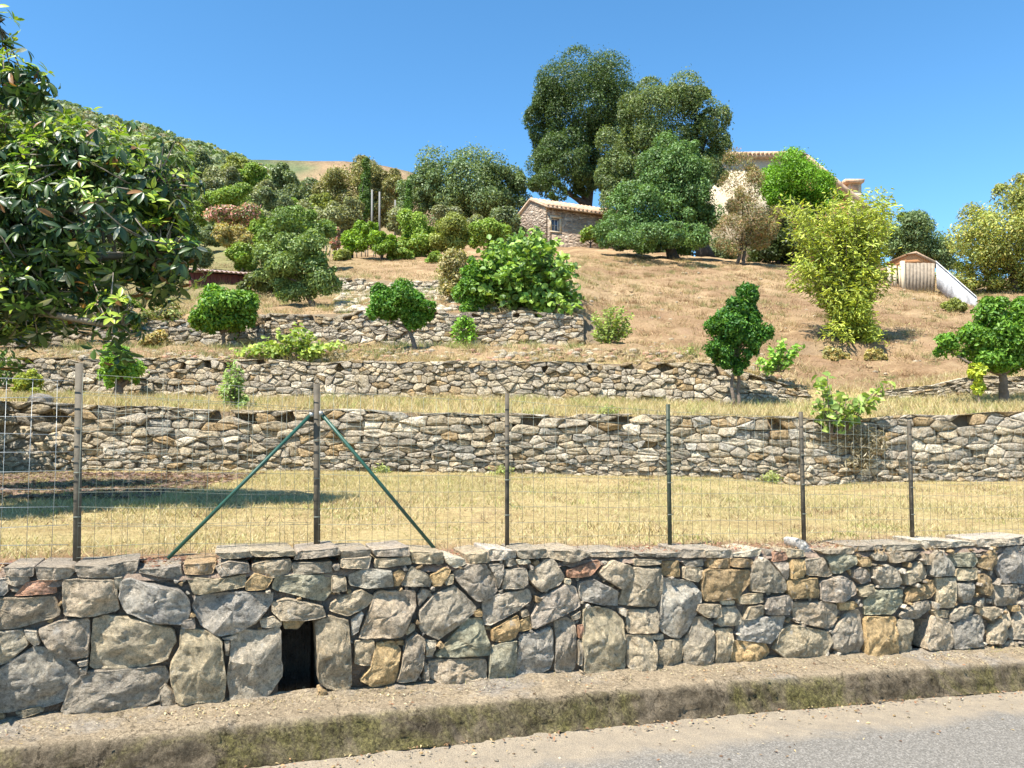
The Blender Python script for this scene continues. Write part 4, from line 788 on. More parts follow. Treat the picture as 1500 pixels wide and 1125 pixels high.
for i, (x, y, Y, lb) in enumerate(((1010, 522, 15.6, 'small dry thistle on the bank above the second terrace wall, left of the ivy-covered tree'), (560, 700, 11.6, 'small green weed at the base of the lowest terrace wall right of the braced post'), (1130, 708, 11.6, 'low green weeds at the base of the lowest terrace wall, centre right'), (890, 612, 12.1, 'tuft of green weed on the lip of the lowest terrace wall'), (735, 700, 11.6, 'tiny weed by the wall foot behind the middle post'))):
    shoots('weed', lb, 'weed', fan(x-3, x+3, y, Y, [(x-14, y-10), (x, y-18), (x+13, y-10), (x+5, y-14)], 16, .05, 5, 4, .15), .05, [(.18, .24, .08), (.24, .28, .10)], .35, 400+i, 14, rad=.003)
more = [(300, 345, 44, 20, 'b', 'dark bush left of the golden bush', 'shrub'), (372, 318, 54, 16, 'm', 'green bush touching the right end of the large oleander', 'shrub'), (262, 372, 33, 20, 'b', 'shadowy bush above the left end of the shed roof', 'shrub'), (388, 352, 40, 20, 'm', 'round green tree behind the loose-leaved fruit tree top', 'tree'),
        (310, 300, 64, 18, 'g', 'grey olive above the left part of the large oleander', 'tree'), (500, 375, 35, 10, 'o', 'low weedy bush at the left foot of the citrus pair', 'shrub'), (640, 378, 34, 12, 'm', 'low bush under the fruit trees in the upper row', 'shrub'), (585, 372, 36, 14, 'm', 'low bush between the citrus pair and the light green fruit tree', 'shrub'),
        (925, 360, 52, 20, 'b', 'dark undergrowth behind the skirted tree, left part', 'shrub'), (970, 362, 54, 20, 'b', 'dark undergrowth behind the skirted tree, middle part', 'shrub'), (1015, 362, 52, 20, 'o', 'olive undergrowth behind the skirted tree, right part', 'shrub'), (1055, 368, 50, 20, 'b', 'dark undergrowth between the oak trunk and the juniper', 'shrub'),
        (1310, 405, 33, 14, 'b', 'low dark bush left of the boarded enclosure', 'shrub'), (1400, 450, 24.5, 12, 'o', 'dry bush at the foot of the white parapet', 'shrub'), (1225, 520, 17.8, 14, 'd', 'dry weeds around the foot of the bamboo-like tree', 'shrub'), (1280, 522, 18, 12, 'd', 'dry weeds right of the bamboo-like tree foot', 'shrub'),
        (125, 480, 19, 24, 'o', 'olive-green brush below the middle of the loquat crown', 'shrub'), (230, 500, 18, 16, 'd', 'straw-coloured brush left of the round orange tree', 'shrub'), (865, 345, 46, 12, 'm', 'green weeds at the right end of the stone house wall', 'shrub')]
for i, (x, y, Y, r, k, lb, ct) in enumerate(more):
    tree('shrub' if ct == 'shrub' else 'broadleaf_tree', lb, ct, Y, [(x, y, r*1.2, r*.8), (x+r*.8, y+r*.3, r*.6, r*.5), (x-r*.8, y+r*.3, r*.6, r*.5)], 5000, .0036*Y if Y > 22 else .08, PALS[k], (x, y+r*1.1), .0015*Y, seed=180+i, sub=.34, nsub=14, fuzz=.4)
tree('broadleaf_tree', 'dark low tree added at the far left edge to shade the end of the lowest terrace wall', 'tree', 10.9, [(-190, 545, 150, 80), (-120, 560, 120, 60), (-300, 500, 150, 120), (-60, 600, 66, 34)], 16000, .10, [(.05, .09, .02), (.07, .12, .03)], (-200, 690), .1, seed=300, shape='hex')  # sun blocker, mostly out of frame, added to cast shade on the wall end
# -- the big loquat
rnd = np.random.default_rng(99); LQ = 6.4
lb_ = blobpx([(150, 330, 130, 150, .2), (20, 330, 120, 190, .2), (25, 120, 52, 42, 0), (-5, 35, 26, 34, 0), (178, 480, 34, 62, -.2), (60, 430, 100, 52, 0), (245, 370, 48, 78, .1), (225, 270, 56, 66, .2), (-90, 250, 120, 240, .2), (110, 230, 70, 50, .1), (-210, 350, 130, 170, -.7), (-120, 480, 90, 90, -.5), (-340, 330, 150, 190, -1.2), (-120, 300, 120, 150, 1.4)], LQ, .8)  # last off-frame lobes are sun blockers, added to widen the lawn shadow
root = thing('loquat_tree', 'big loquat tree with long ribbed leaves overhanging the fence at the left edge', 'tree')
ros = []; wts = np.array([b[1][0]*b[1][2] for b in lb_]); wts /= wts.sum()
for c, r in [lb_[i] for i in rnd.choice(len(lb_), 3500, p=wts)]:
    d = rnd.normal(size=3); d /= np.linalg.norm(d); d[1] = -abs(d[1]) if rnd.random() < .35 else d[1]
    ros.append((c+d*r*(rnd.uniform(.5, 1.0) if rnd.random() < .8 else rnd.uniform(1.0, 1.22)), d))
lp, ln, la, ll, lc = [], [], [], [], []
for c, d in ros:
    young = rnd.random() < (.54 if d[2] > .1 else .12); stem_dir = unit((d*.8+np.array([0, 0, .55 if d[2] > -.3 else -.2])+rnd.normal(size=3)*.3)[None])[0]
    a0 = np.cross(stem_dir, [0, 0, 1.]) if abs(stem_dir[2]) < .95 else np.array([1., 0, 0]); a0 /= np.linalg.norm(a0); b0 = np.cross(stem_dir, a0)
    k = rnd.integers(5, 10)
    for j in range(k):
        th = j*2.4+rnd.normal(0, .25); el = rnd.uniform(.15, .6) if young else rnd.uniform(-.55, .3)
        dr = (a0*math.cos(th)+b0*math.sin(th))*math.cos(el)+stem_dir*math.sin(el)
        if not young: dr = dr+np.array([0, 0, -.45])
        dr /= np.linalg.norm(dr); nn = stem_dir-np.dot(stem_dir, dr)*dr; nn = nn/(np.linalg.norm(nn)+1e-6)+rnd.normal(size=3)*.2; nn -= np.dot(nn, dr)*dr; nn /= np.linalg.norm(nn)
        L_ = rnd.uniform(.06, .13)*(.85 if young else 1.1)
        lp.append(c+dr*.01); ln.append(nn); la.append(dr); ll.append(L_)
        q = rnd.random()
        lc.append(np.array((.40, .50, .07) if young and q < .55 else (.22, .36, .05) if young else (.035, .075, .022) if q < .6 else (.07, .12, .03) if q < .9 else (.34, .35, .25) if q < .97 else (.26, .13, .05))*rnd.uniform(.8, 1.2))
lp, ln, la, ll, lc = map(np.array, (lp, ln, la, ll, lc))
def loquat_leaf():
    V, Q, T = [], [], []; st = [0, .18, .42, .66, .86, 1.]; wd = [.012, .10, .165, .155, .09, 0.]; n_ = len(st)
    for i, (t, w_) in enumerate(zip(st, wd)):
        zz = -.22*t*t+.03; V += [(-w_, t, zz+w_*.35+(.012 if i % 2 else 0)), (0, t, zz), (w_, t, zz+w_*.35+(.012 if i % 2 else 0))]
    for i in range(n_-1):
        a = i*3; Q += [(a, a+1, a+4, a+3), (a+1, a+2, a+5, a+4)]
    return np.array(V), np.array(Q)
LV, LQd = loquat_leaf()
side = np.cross(la, ln)*rng.uniform(.75, 1.25, (len(la), 1))
ppx = 750+F*lp[:, 0]/lp[:, 1]
vis = np.where((ppx > 5) & (lp[:, 1] > 4.6))[0]; vis = vis[np.argsort(lp[vis, 1]+rnd.random(len(vis))*.25)][:300]; vset = set(vis.tolist())
lm = {}
for i in vis:
    key = tuple(np.round(lc[i]*14).astype(int)//1)[:2]; 
    if key not in lm: lm[key] = mesh_np('leaf', LV, LQd, col=lc[i], smooth=True)
    o = link('leaf', lm[key], M_gloss, root); s_, a_, n_, L_, p_ = side[i], la[i], ln[i], ll[i], lp[i]
    o.matrix_world = Matrix([[s_[q]*L_, a_[q]*L_, n_[q]*L_, p_[q]] for q in range(3)]+[[0, 0, 0, 1]])
rest = np.array([i for i in range(len(lp)) if i not in vset])
VV = lp[rest][:, None, :]+(side[rest][:, None, :]*LV[None, :, 0:1]+la[rest][:, None, :]*LV[None, :, 1:2]+ln[rest][:, None, :]*LV[None, :, 2:3])*ll[rest][:, None, None]
QQ = (np.arange(len(rest))[:, None, None]*len(LV)+LQd[None]).reshape(-1, 4)
link('foliage', mesh_np('f', VV.reshape(-1, 3), QQ, col=np.repeat(lc[rest], len(LV), 0), smooth=True), M_gloss, root, 'stuff')
mb = MB(); b = P(-260, 700, LQ+.3); b[2] = gz(b[0], b[1]); fk = b+np.array([.15, 0, 1.7]); mb.tube([b-[0, 0, .1], b+[.05, 0, .5], fk], [.13, .1, .09], 10, wob=.06)
for c, r in lb_:
    m1 = fk+(c-fk)*.5+np.array([0, 0, .15]); mb.tube([fk, m1, c, c+np.array([.2, 0, .3])*r[2]], [.06, .04, .022, .008], 6, wob=.05)
for c, d in ros[::3]:
    q = min(lb_, key=lambda t: np.linalg.norm(t[0]-c))[0]; mb.tube([q, (q+c)/2+rnd.normal(0, .04, 3), c], [.012, .008, .004], 4)
link('trunk', mb.me(True), mat_plain('loquat_bark', (.25, .21, .16), .9, 9, .3, .6, .01), root)

# ------------------------------------------------------------------ wire fence
M_green = mat_plain('green_painted_steel', (.018, .075, .05), .45, 20, .25, .1, .002)
M_greendark = mat_plain('faded_green_steel', (.022, .05, .034), .6, 20, .35, .2, .002, tint=(.05, .055, .03))
M_rust = mat_plain('weathered_steel_post', (.055, .052, .034), .75, 14, .5, .4, .003, tint=(.09, .07, .045))
M_wood = mat_plain('weathered_post', (.12, .10, .07), .85, 12, .4, .6, .004)
M_wire = mat_plain('green_wire', (.16, .17, .13), .55, 5, .2, 0, .001); M_galv = mat_plain('galvanised_wire', (.36, .37, .35), .4, 5, .15, 0, .001, .5)
fence = thing('wire_fence', 'green wire mesh fence with slim steel posts and two slanted braces above the roadside wall', 'fence')
FO = -.21
def fpt(px, py, off=FO):
    d = ray(px, py); o = ORG+N*off; t = (o[1]-WALL_K*o[0])/(d[1]-WALL_K*d[0]); return np.array([0, 0, EYE])+d*t
posts = [(116, 532, 113, 822), (464, 562, 465, 806), (743, 576, 743, 800), (979, 592, 982, 798), (1174, 603, 1179, 793), (1333, 616, 1338, 792)]
def t_post(a, b, w_, mat, parent, name='post'):
    mb = MB(); a, b = np.array(a), np.array(b); b2 = b.copy(); Hh = b-a
    def prism(o, u, v):
        mb.hexa([o, o+u, o+u+v, o+v], [o+Hh, o+u+Hh, o+u+v+Hh, o+v+Hh])
    prism(a-U*w_/2, U*w_, -N*.004); prism(a-U*.002-N*.004, U*.004, -N*w_*.9)
    o = link(name, mb.me(), mat, parent); return o
tops, bots = [], []
for i, (xt, yt, xb, yb) in enumerate(posts):
    b = fpt(xb, yb); t = fpt(xt, yt); b[2] = float(ztop(b[0]))-.12; tops.append(t); bots.append(b)
    t_post(b, t, .036 if i < 2 else .027, (M_wood, M_rust, M_rust, M_greendark, M_rust, M_rust)[i], fence)['label'] = ('thickest weathered grey-brown post', 'dark rusty post carrying the two braces', 'slim dark rusty post', 'green painted post', 'slim brownish post', 'slim brownish post near the right')[i]
    for q in range(3):
        c = b+(t-b)*(.3+.2*q); mb = MB(); mb.box(c-U*.018+N*.003, U*.036, N*.004, .006); link('wire_clip', mb.me(), M_wire, fence)
for (x0, y0, x1, y1) in ((456, 607, 246, 818), (470, 605, 636, 803)):
    a, b = fpt(x0, y0, FO+.02), fpt(x1, y1, FO+.02); mb = MB(); mb.tube([a, b], .011, 4); link('brace', mb.me(), M_green, fence)
    mb = MB(); mb.box(a-U*.010-np.array([0, 0, .012]), U*.02, N*.012, .022); link('brace_bolt', mb.me(), M_galv, fence)
def wires(a0, a1, z0f, z1f, dv, hs_, rad, name, mat, off=.012):
    """a0..a1 positions along the fence; verticals and horizontals as fine round wire"""
    mb = MB(); s = a0
    L0 = lambda s: (ORG+U*s+N*(FO+off))
    nH = len(hs_)
    while s < a1:
        p = L0(s); zt, zb_ = z1f(s), z0f(s); j = random.uniform(-.003, .003)
        mb.tube([(p[0]+j, p[1], zb_), (p[0]-j, p[1]+.003, (zb_+zt)/2), (p[0]+j, p[1], zt)], rad, 3); s += dv
    for h in hs_:
        pts = []
        for s in np.linspace(a0, a1, max(3, int((a1-a0)/.25))):
            p = L0(s)+N*.003; zt, zb_ = z1f(s), z0f(s); p[2] = zb_+(zt-zb_)*h+.005*math.sin(s*7+h*20); pts.append(p)
        mb.tube(pts, rad*1.1, 3)
    link(name, mb.me(), mat, fence, 'stuff')
sT = [float(np.dot(t-ORG, U)) for t in tops]
zt_ = lambda s: float(np.interp(s, sT, [t[2]-.05 for t in tops])); zb_ = lambda s: float(ztop(s*U[0]))-.02
ext = sT+[sT[-1]+1.55, sT[-1]+3.0, sT[-1]+4.2]
for q in (sT[-1]+1.55, sT[-1]+3.0):
    b = w3(q, float(ztop(q*U[0]))-.12, FO); t = b+np.array([0, 0, 1.05]); t_post(b, t, .034, M_rust, fence)
q = sT[0]-1.2; b = w3(q, float(ztop(q*U[0]))-.12, FO); t_post(b, b+np.array([0, 0, 1.15]), .042, M_wood, fence)
for i in range(len(ext)-1):
    wires(ext[i]+.02, ext[i+1]-.02, zb_, zt_, .075, np.linspace(0, 1, 11), .0012, 'mesh_panel', M_wire)
wires(sT[0]-2.4, sT[0]-.02, zb_, lambda s: zt_(sT[0])-.04, .11, np.linspace(.02, 1, 11), .0016, 'galvanised_panel', M_galv)
wires(sT[0]+.02, sT[1]-.02, zb_, lambda s: zt_(s)-.08, .20, np.linspace(.05, .97, 6), .0009, 'galvanised_strand', M_wire, .02)

# ------------------------------------------------------------------ houses
def mat_farstone():
    m, nd, lk, b = newmat('rubble_masonry'); tc = nd.new('ShaderNodeTexCoord').outputs['Object']
    mp = nd.new('ShaderNodeMapping'); mp.inputs['Scale'].default_value = (3.2, 3.2, 5.5); lk.new(tc, mp.inputs[0])
    v = nd.new('ShaderNodeTexVoronoi'); v.inputs['Scale'].default_value = 1.; lk.new(mp.outputs[0], v.inputs['Vector'])
    e = nd.new('ShaderNodeTexVoronoi'); e.feature = 'DISTANCE_TO_EDGE'; e.inputs['Scale'].default_value = 1.; lk.new(mp.outputs[0], e.inputs['Vector'])
    s = nd.new('ShaderNodeSeparateColor'); lk.new(v.outputs['Color'], s.inputs[0])
    c = rampn(nd, lk, s.outputs[0], [(0, (.26, .19, .13)), (.5, (.40, .30, .21)), (1, (.52, .42, .31))]).outputs[0]
    c = mix(nd, lk, rampn(nd, lk, e.outputs[0], [(.0, g3(1)), (.10, g3(0))]).outputs[0], c, (.30, .24, .18))
    n = nz(nd, lk, .6, 6, .7, tc); c = mix(nd, lk, 1., c, rampn(nd, lk, n.outputs[0], [(.3, (.7, .68, .7)), (.7, g3(1.15))]).outputs[0], 'MULTIPLY')
    lk.new(c, b.inputs['Base Color']); b.inputs['Roughness'].default_value = .95
    lk.new(bump(nd, lk, e.outputs[0], 1., .12), b.inputs['Normal']); return m
M_rubble = mat_farstone(); M_tile = mat_plain('terracotta_tile', (.42, .25, .15), .9, 3, .35, .4, .03, tint=(.50, .36, .24)); M_cream = mat_plain('cream_render', (.55, .45, .31), .9, 1.5, .15, .2, .02)
M_orange = mat_plain('ochre_orange_render', (.55, .25, .10), .9, 1.5, .15, .2, .02); M_white = mat_plain('white_paint', (.62, .61, .58), .7, 4, .12, .2, .01); M_glass = mat_plain('window_glass', (.13, .20, .30), .25, 2, .1, 0, .001)
M_frame = mat_plain('pale_frame', (.55, .55, .52), .6, 4, .1, 0, .01); M_red = mat_plain('oxide_red_boards', (.13, .035, .025), .85, 6, .35, .3, .01); M_corr = mat_plain('pinkish_sheet_roof', (.48, .33, .27), .7, 5, .2, .2, .01)
M_plank = mat_plain('grey_boards', (.27, .215, .155), .9, 8, .3, .5, .01); M_conc = mat_plain('concrete_pole', (.20, .19, .17), .8, 6, .15, .2, .01)
A0 = P(799, 362, 46); Bc = P(915, 362, 48.4); Dc = P(758, 362, 48.6)
hb = A0[2]-1.2
for q in (A0, Bc, Dc): q[2] = hb
va, vb = Bc-A0, Dc-A0; eave = P(799, 303, 46)[2]-A0[2]; rid = .75
h1 = thing('stone_house', 'small rubble-stone house with low tiled roof half hidden under the tallest oak', 'house')
mb = MB(); H = np.array([0, 0, eave]); R_ = np.array([0, 0, eave+rid])
# walls: long right wall with a window opening built from four blocks, gable left wall
Lr = np.linalg.norm(va); ua = va/Lr; nb_ = np.cross(ua, [0, 0, 1.]); nb_ /= np.linalg.norm(nb_); nb_ = nb_ if nb_[1] < 0 else -nb_
wc = P(815, 328, 46.2); sw0 = float(np.dot(wc-A0, ua))-.27; sw1 = sw0+.54; zw0 = wc[2]-A0[2]-.42; zw1 = zw0+.80; TH = -nb_*.4
for (s0, s1, z0, z1) in ((.152, sw0, 0, eave), (sw1, Lr, 0, eave), (sw0, sw1, 0, zw0), (sw0, sw1, zw1, eave)):
    mb.box(A0+ua*s0+np.array([0, 0, z0]), ua*(s1-s0), TH, z1-z0)
link('wall', mb.me(), M_rubble, h1)
mb = MB(); mid_ = A0+vb*.5; g_in = ua*.15; g0, g1 = A0, A0+vb
mb.add([g0, g1, g1+H, (g0+g1)/2+R_, g0+H, g0+g_in, g1+g_in, g1+H+g_in, (g0+g1)/2+R_+g_in, g0+H+g_in], [(0, 1, 2, 3, 4), (9, 8, 7, 6, 5), (0, 4, 9, 5), (1, 6, 7, 2), (0, 5, 6, 1)])
link('gable_wall', mb.me(), M_rubble, h1)
mb = MB(); o_ = -ua*.12; ov = -vb/np.linalg.norm(vb)*.3
for sgn, e0 in ((1, A0+ov), (-1, A0+vb-ov)):
    rdg = A0+vb*.5+R_+np.array([0, 0, .02])+o_; e = e0+H-np.array([0, 0, .14])+o_+np.array([0, 0, .02]); La = ua*(Lr+.3); up_ = np.array([0, 0, .12])
    mb.hexa([e, e+La, rdg+La, rdg], [e+up_, e+La+up_, rdg+La+up_, rdg+up_])
rf = link('roof', mb.me(), M_tile, h1)
for i in range(26):       # rows of curved tiles end on the eave
    mb = MB(); p = A0+ov+H+ua*(i*.30+.0)+np.array([0, 0, .03]); rdg = A0+vb*.5+R_+ua*(i*.30)+np.array([0, 0, .16]); mb.tube([p, (p+rdg)/2, rdg], .085, 6); link('tile', mb.me(True), M_tile, rf)
wf = MB(); wo = A0+ua*sw0+np.array([0, 0, zw0])+TH*.35
for (a, b_, c_, d_) in ((0, .54, 0, .06), (0, .54, .74, .06), (0, .06, .06, .68), (.48, .06, .06, .68), (.25, .04, .06, .68), (.06, .42, .38, .03)): wf.box(wo+ua*a+np.array([0, 0, c_]), ua*b_, TH*.15, d_)
wfo = link('window', wf.me(), M_frame, h1)
for k in range(2):
    mb = MB(); mb.box(wo+ua*(.06+k*.23)+np.array([0, 0, .06])+TH*.16, ua*.19, TH*.03, .68); link('pane', mb.me(), M_glass, wfo)
mb = MB(); mb.box(A0+ua*(sw0-.12)+np.array([0, 0, zw0-.10])+nb_*.03, ua*.78, TH*.3, .09); link('sill', mb.me(), M_cream, wfo)
mb = MB()
for (a, b_, c_, d_) in ((-.13, .13, -.01, .81), (.54, .13, -.01, .81), (-.13, .80, .80, .14)): mb.box(A0+ua*(sw0+a)+np.array([0, 0, zw0+c_])+nb_*.02, ua*b_, TH*.2, d_)
link('frame', mb.me(), M_cream, wfo)
# cream house on the crest
h2 = thing('house', 'cream rendered house with orange gable slope and chimney behind the crest trees', 'house')
Y2 = 56.
def quadwall(pts, Y, th, mat, name, parent, dy=0):
    f = [P(a, b, Y+dy) for a, b in pts]; bk = [p+np.array([0, th, 0]) for p in f]; n_ = len(f)
    mb = MB(); mb.add(f+bk, [tuple(range(n_))[::-1], tuple(range(n_, 2*n_))]+[(i, (i+1) % n_, n_+(i+1) % n_, n_+i) for i in range(n_)]); return link(name, mb.me(), mat, parent)
quadwall([(1052, 233), (1152, 231), (1152, 405), (1052, 405)], Y2, 7, M_cream, 'wall', h2)
quadwall([(1152.2, 231), (1180, 231), (1200, 245), (1290, 322), (1290, 405), (1152.2, 405)], Y2, 6.8, M_orange, 'gable_wall', h2, .1)
quadwall([(1040, 229), (1046, 223), (1172, 221), (1184, 226), (1172, 231)], Y2, 7.6, M_tile, 'roof', h2, -.4)
quadwall([(1175, 226), (1184, 226), (1298, 322), (1296, 330), (1180, 232)], Y2, 7.6, M_tile, 'roof', h2, -.4)
for k in range(22):
    mb = MB(); a = P(1043+k*6.2, 224, Y2-.5); mb.tube([a, a+np.array([0, 7.4, .15])], .11, 6); link('tile', mb.me(True), M_tile, h2)
ch = quadwall([(1243, 268), (1262, 268), (1262, 300), (1243, 300)], Y2, 1.0, M_cream, 'chimney', h2, 1.5)
quadwall([(1238, 262), (1267, 262), (1266, 267), (1240, 267)], Y2, 1.5, M_tile, 'chimney_cap', ch, 1.2)
quadwall([(1247, 271), (1258, 271), (1258, 279), (1247, 279)], Y2, .05, M_tile, 'chimney_opening', ch, 1.43)
quadwall([(1247, 283), (1262, 283), (1262, 320), (1247, 320)], Y2, 3.0, M_cream, 'dormer', h2, -.3)
# boarded enclosure with little roof and sloping white parapet
sh = thing('garden_shed', 'boarded garden enclosure with small orange roof at the top right of the slope', 'shed')
for k in range(9):
    x0 = 1323+k*5.2; q = quadwall([(x0, 386-random.uniform(0, 1.5)), (x0+4.9, 386-random.uniform(0, 1.5)), (x0+4.9, 432), (x0, 432)], 30, .05, M_plank, 'plank', sh, random.uniform(0, .02))
quadwall([(1325, 385), (1330, 374), (1342, 370), (1370, 385)], 30.3, 1.6, M_orange, 'roof_gable', sh); quadwall([(1326, 372), (1342, 368), (1372, 383), (1372, 386), (1342, 371)], 30.2, 1.9, M_tile, 'roof', sh)
mb = MB(); c = P(1322, 432, 29.95); mb.box(c, (.14, 0, 0), (0, .14, 0), P(1322, 382, 29.95)[2]-c[2]); link('post', mb.me(), M_cream, sh)
for k in range(3):
    c = P(1302+k*8, 425, 30.1); mb = MB(); mb.box(c, (.12, 0, 0), (0, .1, 0), P(1300, 388, 30)[2]-c[2]); link('gate_post', mb.me(), M_cream, sh)
pw = thing('parapet_wall', 'white weathered parapet wall sloping down to the right of the shed', 'wall')
a, b = P(1371, 384, 29.9), P(1430, 436, 26.2); mb = MB(); lo = np.array([0, 0, .62]); lo2 = np.array([0, 0, .40]); t_ = np.array([.25, .35, 0])
mb.hexa([a-lo-[0, 0, .4], b-lo2-[0, 0, .5], b-lo2-[0, 0, .5]+t_, a-lo-[0, 0, .4]+t_], [a, b, b+t_, a+t_]); link('wall_panel', mb.me(), mat_plain('stained_whitewash', (.42, .42, .42), .9, 2.2, .6, .5, .03), pw)
mb = MB(); e = np.array([0, 0, .03]); mb.hexa([a+e*.1-t_*.1, b+e*.1-t_*.1, b+t_*1.1+e*.1, a+t_*1.1+e*.1], [a+e*2-t_*.1, b+e*2-t_*.1, b+t_*1.1+e*2, a+t_*1.1+e*2]); link('coping', mb.me(), M_white, pw)
# red shed
rs = thing('garden_shed', 'low dark red shed with pinkish corrugated roof beside the round orange tree', 'shed')
b0 = P(276, 425, 25.6); b1 = P(372, 425, 26.4); b1[2] = b0[2]; vx = b1-b0; dp_ = np.array([-.3, 2.2, 0]); hh_ = P(276, 398, 25.6)[2]-b0[2]+.0
for k in range(12):
    mb = MB(); mb.box(b0+vx*k/12-[0, 0, .6]+np.array([0, .012*(k % 2), 0]), vx/12*.97, (0, .06, 0), hh_+.6); link('plank', mb.me(), M_red, rs)
mb = MB()
for o2, v1, v2 in ((b0+[0, .06, -.6], dp_*.98, np.array([.06, 0, 0])), (b0+vx+[-.06, .06, -.6], dp_*.98, np.array([.06, 0, 0]))): mb.box(o2, v2, v1, hh_+.6)
mb.box(b0+dp_+[0, .06, -.6], vx, (0, .06, 0), hh_+.8); link('side_wall', mb.me(), M_red, rs)
nx = 60; V = []
for j in range(2):
    for l_ in (0, .02):
        for i in range(nx+1): V.append(b0+vx*(i/nx*1.08-.04)+np.array([0, -.35, hh_+.02])+(dp_+np.array([0, .6, .42]))*j+np.array([0, 0, .03*math.sin(i*1.57)+l_]))
m_ = nx+1; Q = []
for i in range(nx): Q += [(i, i+1, 2*m_+i+1, 2*m_+i), (m_+i, 3*m_+i, 3*m_+i+1, m_+i+1), (i, m_+i, m_+i+1, i+1), (2*m_+i, 2*m_+i+1, 3*m_+i+1, 3*m_+i)]
link('roof', mesh_np('r', V, Q, col=(.5, .5, .5)), M_corr, rs)
# poles, pickets
for i, (x, yt, Y, lb) in enumerate(((545, 278, 60, 'grey utility pole, left one of the close pair below the cypress'), (556, 281, 62, 'grey utility pole, right one of the close pair below the cypress'), (579, 293, 66, 'short grey pole standing apart to the right of the close pair'))):
    t = P(x, yt, Y); b = P(x, 345, Y); b[2] = gz(b[0], b[1])-.2; mb = MB(); mb.tube([b, t], [.10, .07], 8); tag(link('utility_pole', mb.me(True), M_conc), lb, 'pole', 'utility poles on the hillside')
pf = thing('picket_fence', 'low row of weathered stakes along the upper terrace behind the citrus pair', 'fence')
for k in range(26):
    x = 478+k*5.6+random.uniform(-1.5, 1.5); b = P(x, 380, 37.5); b[2] = gz(b[0], b[1])-.05; mb = MB(); mb.tube([b, b+np.array([random.uniform(-.05, .05), 0, random.uniform(.45, .75)])], .03, 5); link('stake', mb.me(), M_plank, pf)

# ------------------------------------------------------------------ grass, litter, loose rubble
def blades(X, Y, z0, h, w_, col, name, label, cat, lean=.5):
    n_ = len(X); th = rng.uniform(0, 6.28, n_); s_ = np.stack([np.cos(th), np.sin(th), 0*th], 1)*w_[:, None]; tipv = np.stack([rng.normal(0, lean, n_), rng.normal(0, lean, n_), np.ones(n_)], 1)*h[:, None]
    p = np.stack([X, Y, z0], 1); V = np.stack([p-s_, p+s_, p+tipv], 1).reshape(-1, 3)
    o = link(name, mesh_np('g', V, None, np.arange(n_*3).reshape(-1, 3), np.repeat(col, 3, 0)), M_grass, kind='stuff'); tag(o, label, cat); return o
def area(n_, y0, y1, a0=-.85, a1=.85):
    Y = np.sqrt(rng.uniform(y0*y0, y1*y1, n_)); X = rng.uniform(a0, a1, n_)*Y; return X, Y
SP = np.array([(.58, .46, .24), (.50, .41, .20), (.42, .40, .16), (.62, .52, .32), (.40, .30, .16)])
X, Y = area(230000, 4.0, 11.85); k = Y > front_y(X/Y)+.12; X, Y = X[k], Y[k]
patch = np.clip(.5+.9*fbm(X, Y, .9)+.4*fbm(X+9, Y, 2.7), 0, 1)[:, None]
c = SP[rng.integers(0, 5, len(X))]*(1-patch*.14)+np.array([.34, .34, .10])*patch*.14
blades(X, Y, ground(X, Y)-.005, rng.uniform(.012, .04, len(X))*(1+.5*(patch[:, 0] > .6)), rng.uniform(.002, .0045, len(X)), c*rng.uniform(.75, 1.2, (len(X), 1)), 'dry_grass', 'mown straw-coloured grass on the strip behind the fence', 'grass', .7)
X, Y = area(60000, 12.1, 15.9); blades(X, Y, ground(X, Y)-.01, rng.uniform(.04, .16, len(X)), rng.uniform(.004, .008, len(X)), SP[rng.integers(0, 5, len(X))]*rng.uniform(.75, 1.2, (len(X), 1)), 'dry_grass', 'pale dry grass along the second terrace', 'grass')
X, Y = area(130000, 15.3, 38); P2 = np.array([(.42, .29, .16), (.32, .215, .12), (.47, .35, .20), (.26, .18, .10), (.36, .33, .14)])
blades(X, Y, ground(X, Y)-.01, rng.uniform(.03, .09, len(X)), rng.uniform(.006, .014, len(X)), P2[rng.integers(0, 5, len(X))]*(.85+.3*(fbm(X, Y, .8) > 0))[:, None]*rng.uniform(.8, 1.2, (len(X), 1)), 'dry_grass', 'tan dry grass covering the open slope', 'grass', .8)
# tufts on wall lips and ledge
X = np.concatenate([rng.uniform(-9, 9, 9000), rng.uniform(-11, 11, 9000)]); Y = np.concatenate([rng.uniform(11.95, 12.15, 9000), rng.uniform(14.98, 15.3, 9000)]); kk = fbm(X, Y*.2, 2.1) > -.15; X, Y = X[kk], Y[kk]
blades(X, Y, ground(X, Y)-.02, rng.uniform(.05, .2, len(X)), rng.uniform(.003, .007, len(X)), SP[rng.integers(0, 5, len(X))]*rng.uniform(.7, 1.15, (len(X), 1)), 'dry_grass', 'dry tufts hanging over the lips of the terrace walls', 'grass', .9)
s = rng.uniform(-4, 7, 5000); kk = fbm(s, s*0, 2.3)+.3*rng.normal(size=5000) > .1; s = s[kk]; off = rng.uniform(-.30, -.03, len(s)); p = ORG[None]+U[None]*s[:, None]+N[None]*off[:, None]
blades(p[:, 0], p[:, 1], ztop(s*U[0])-.03, rng.uniform(.02, .07, len(s)), rng.uniform(.001, .003, len(s)), np.array([(.45, .30, .18), (.52, .42, .24), (.34, .20, .13)])[rng.integers(0, 3, len(s))], 'dry_grass', 'sparse dead tufts on top of the roadside wall', 'grass', 1.1)
s = rng.uniform(-4, 7, 5000); kk = fbm(s*1.3, s*0+2, 2.1)+.3*rng.normal(size=5000) > .25; s = s[kk]; off = np.abs(rng.normal(0, .03, len(s))); p = ORG[None]+U[None]*s[:, None]+N[None]*off[:, None]
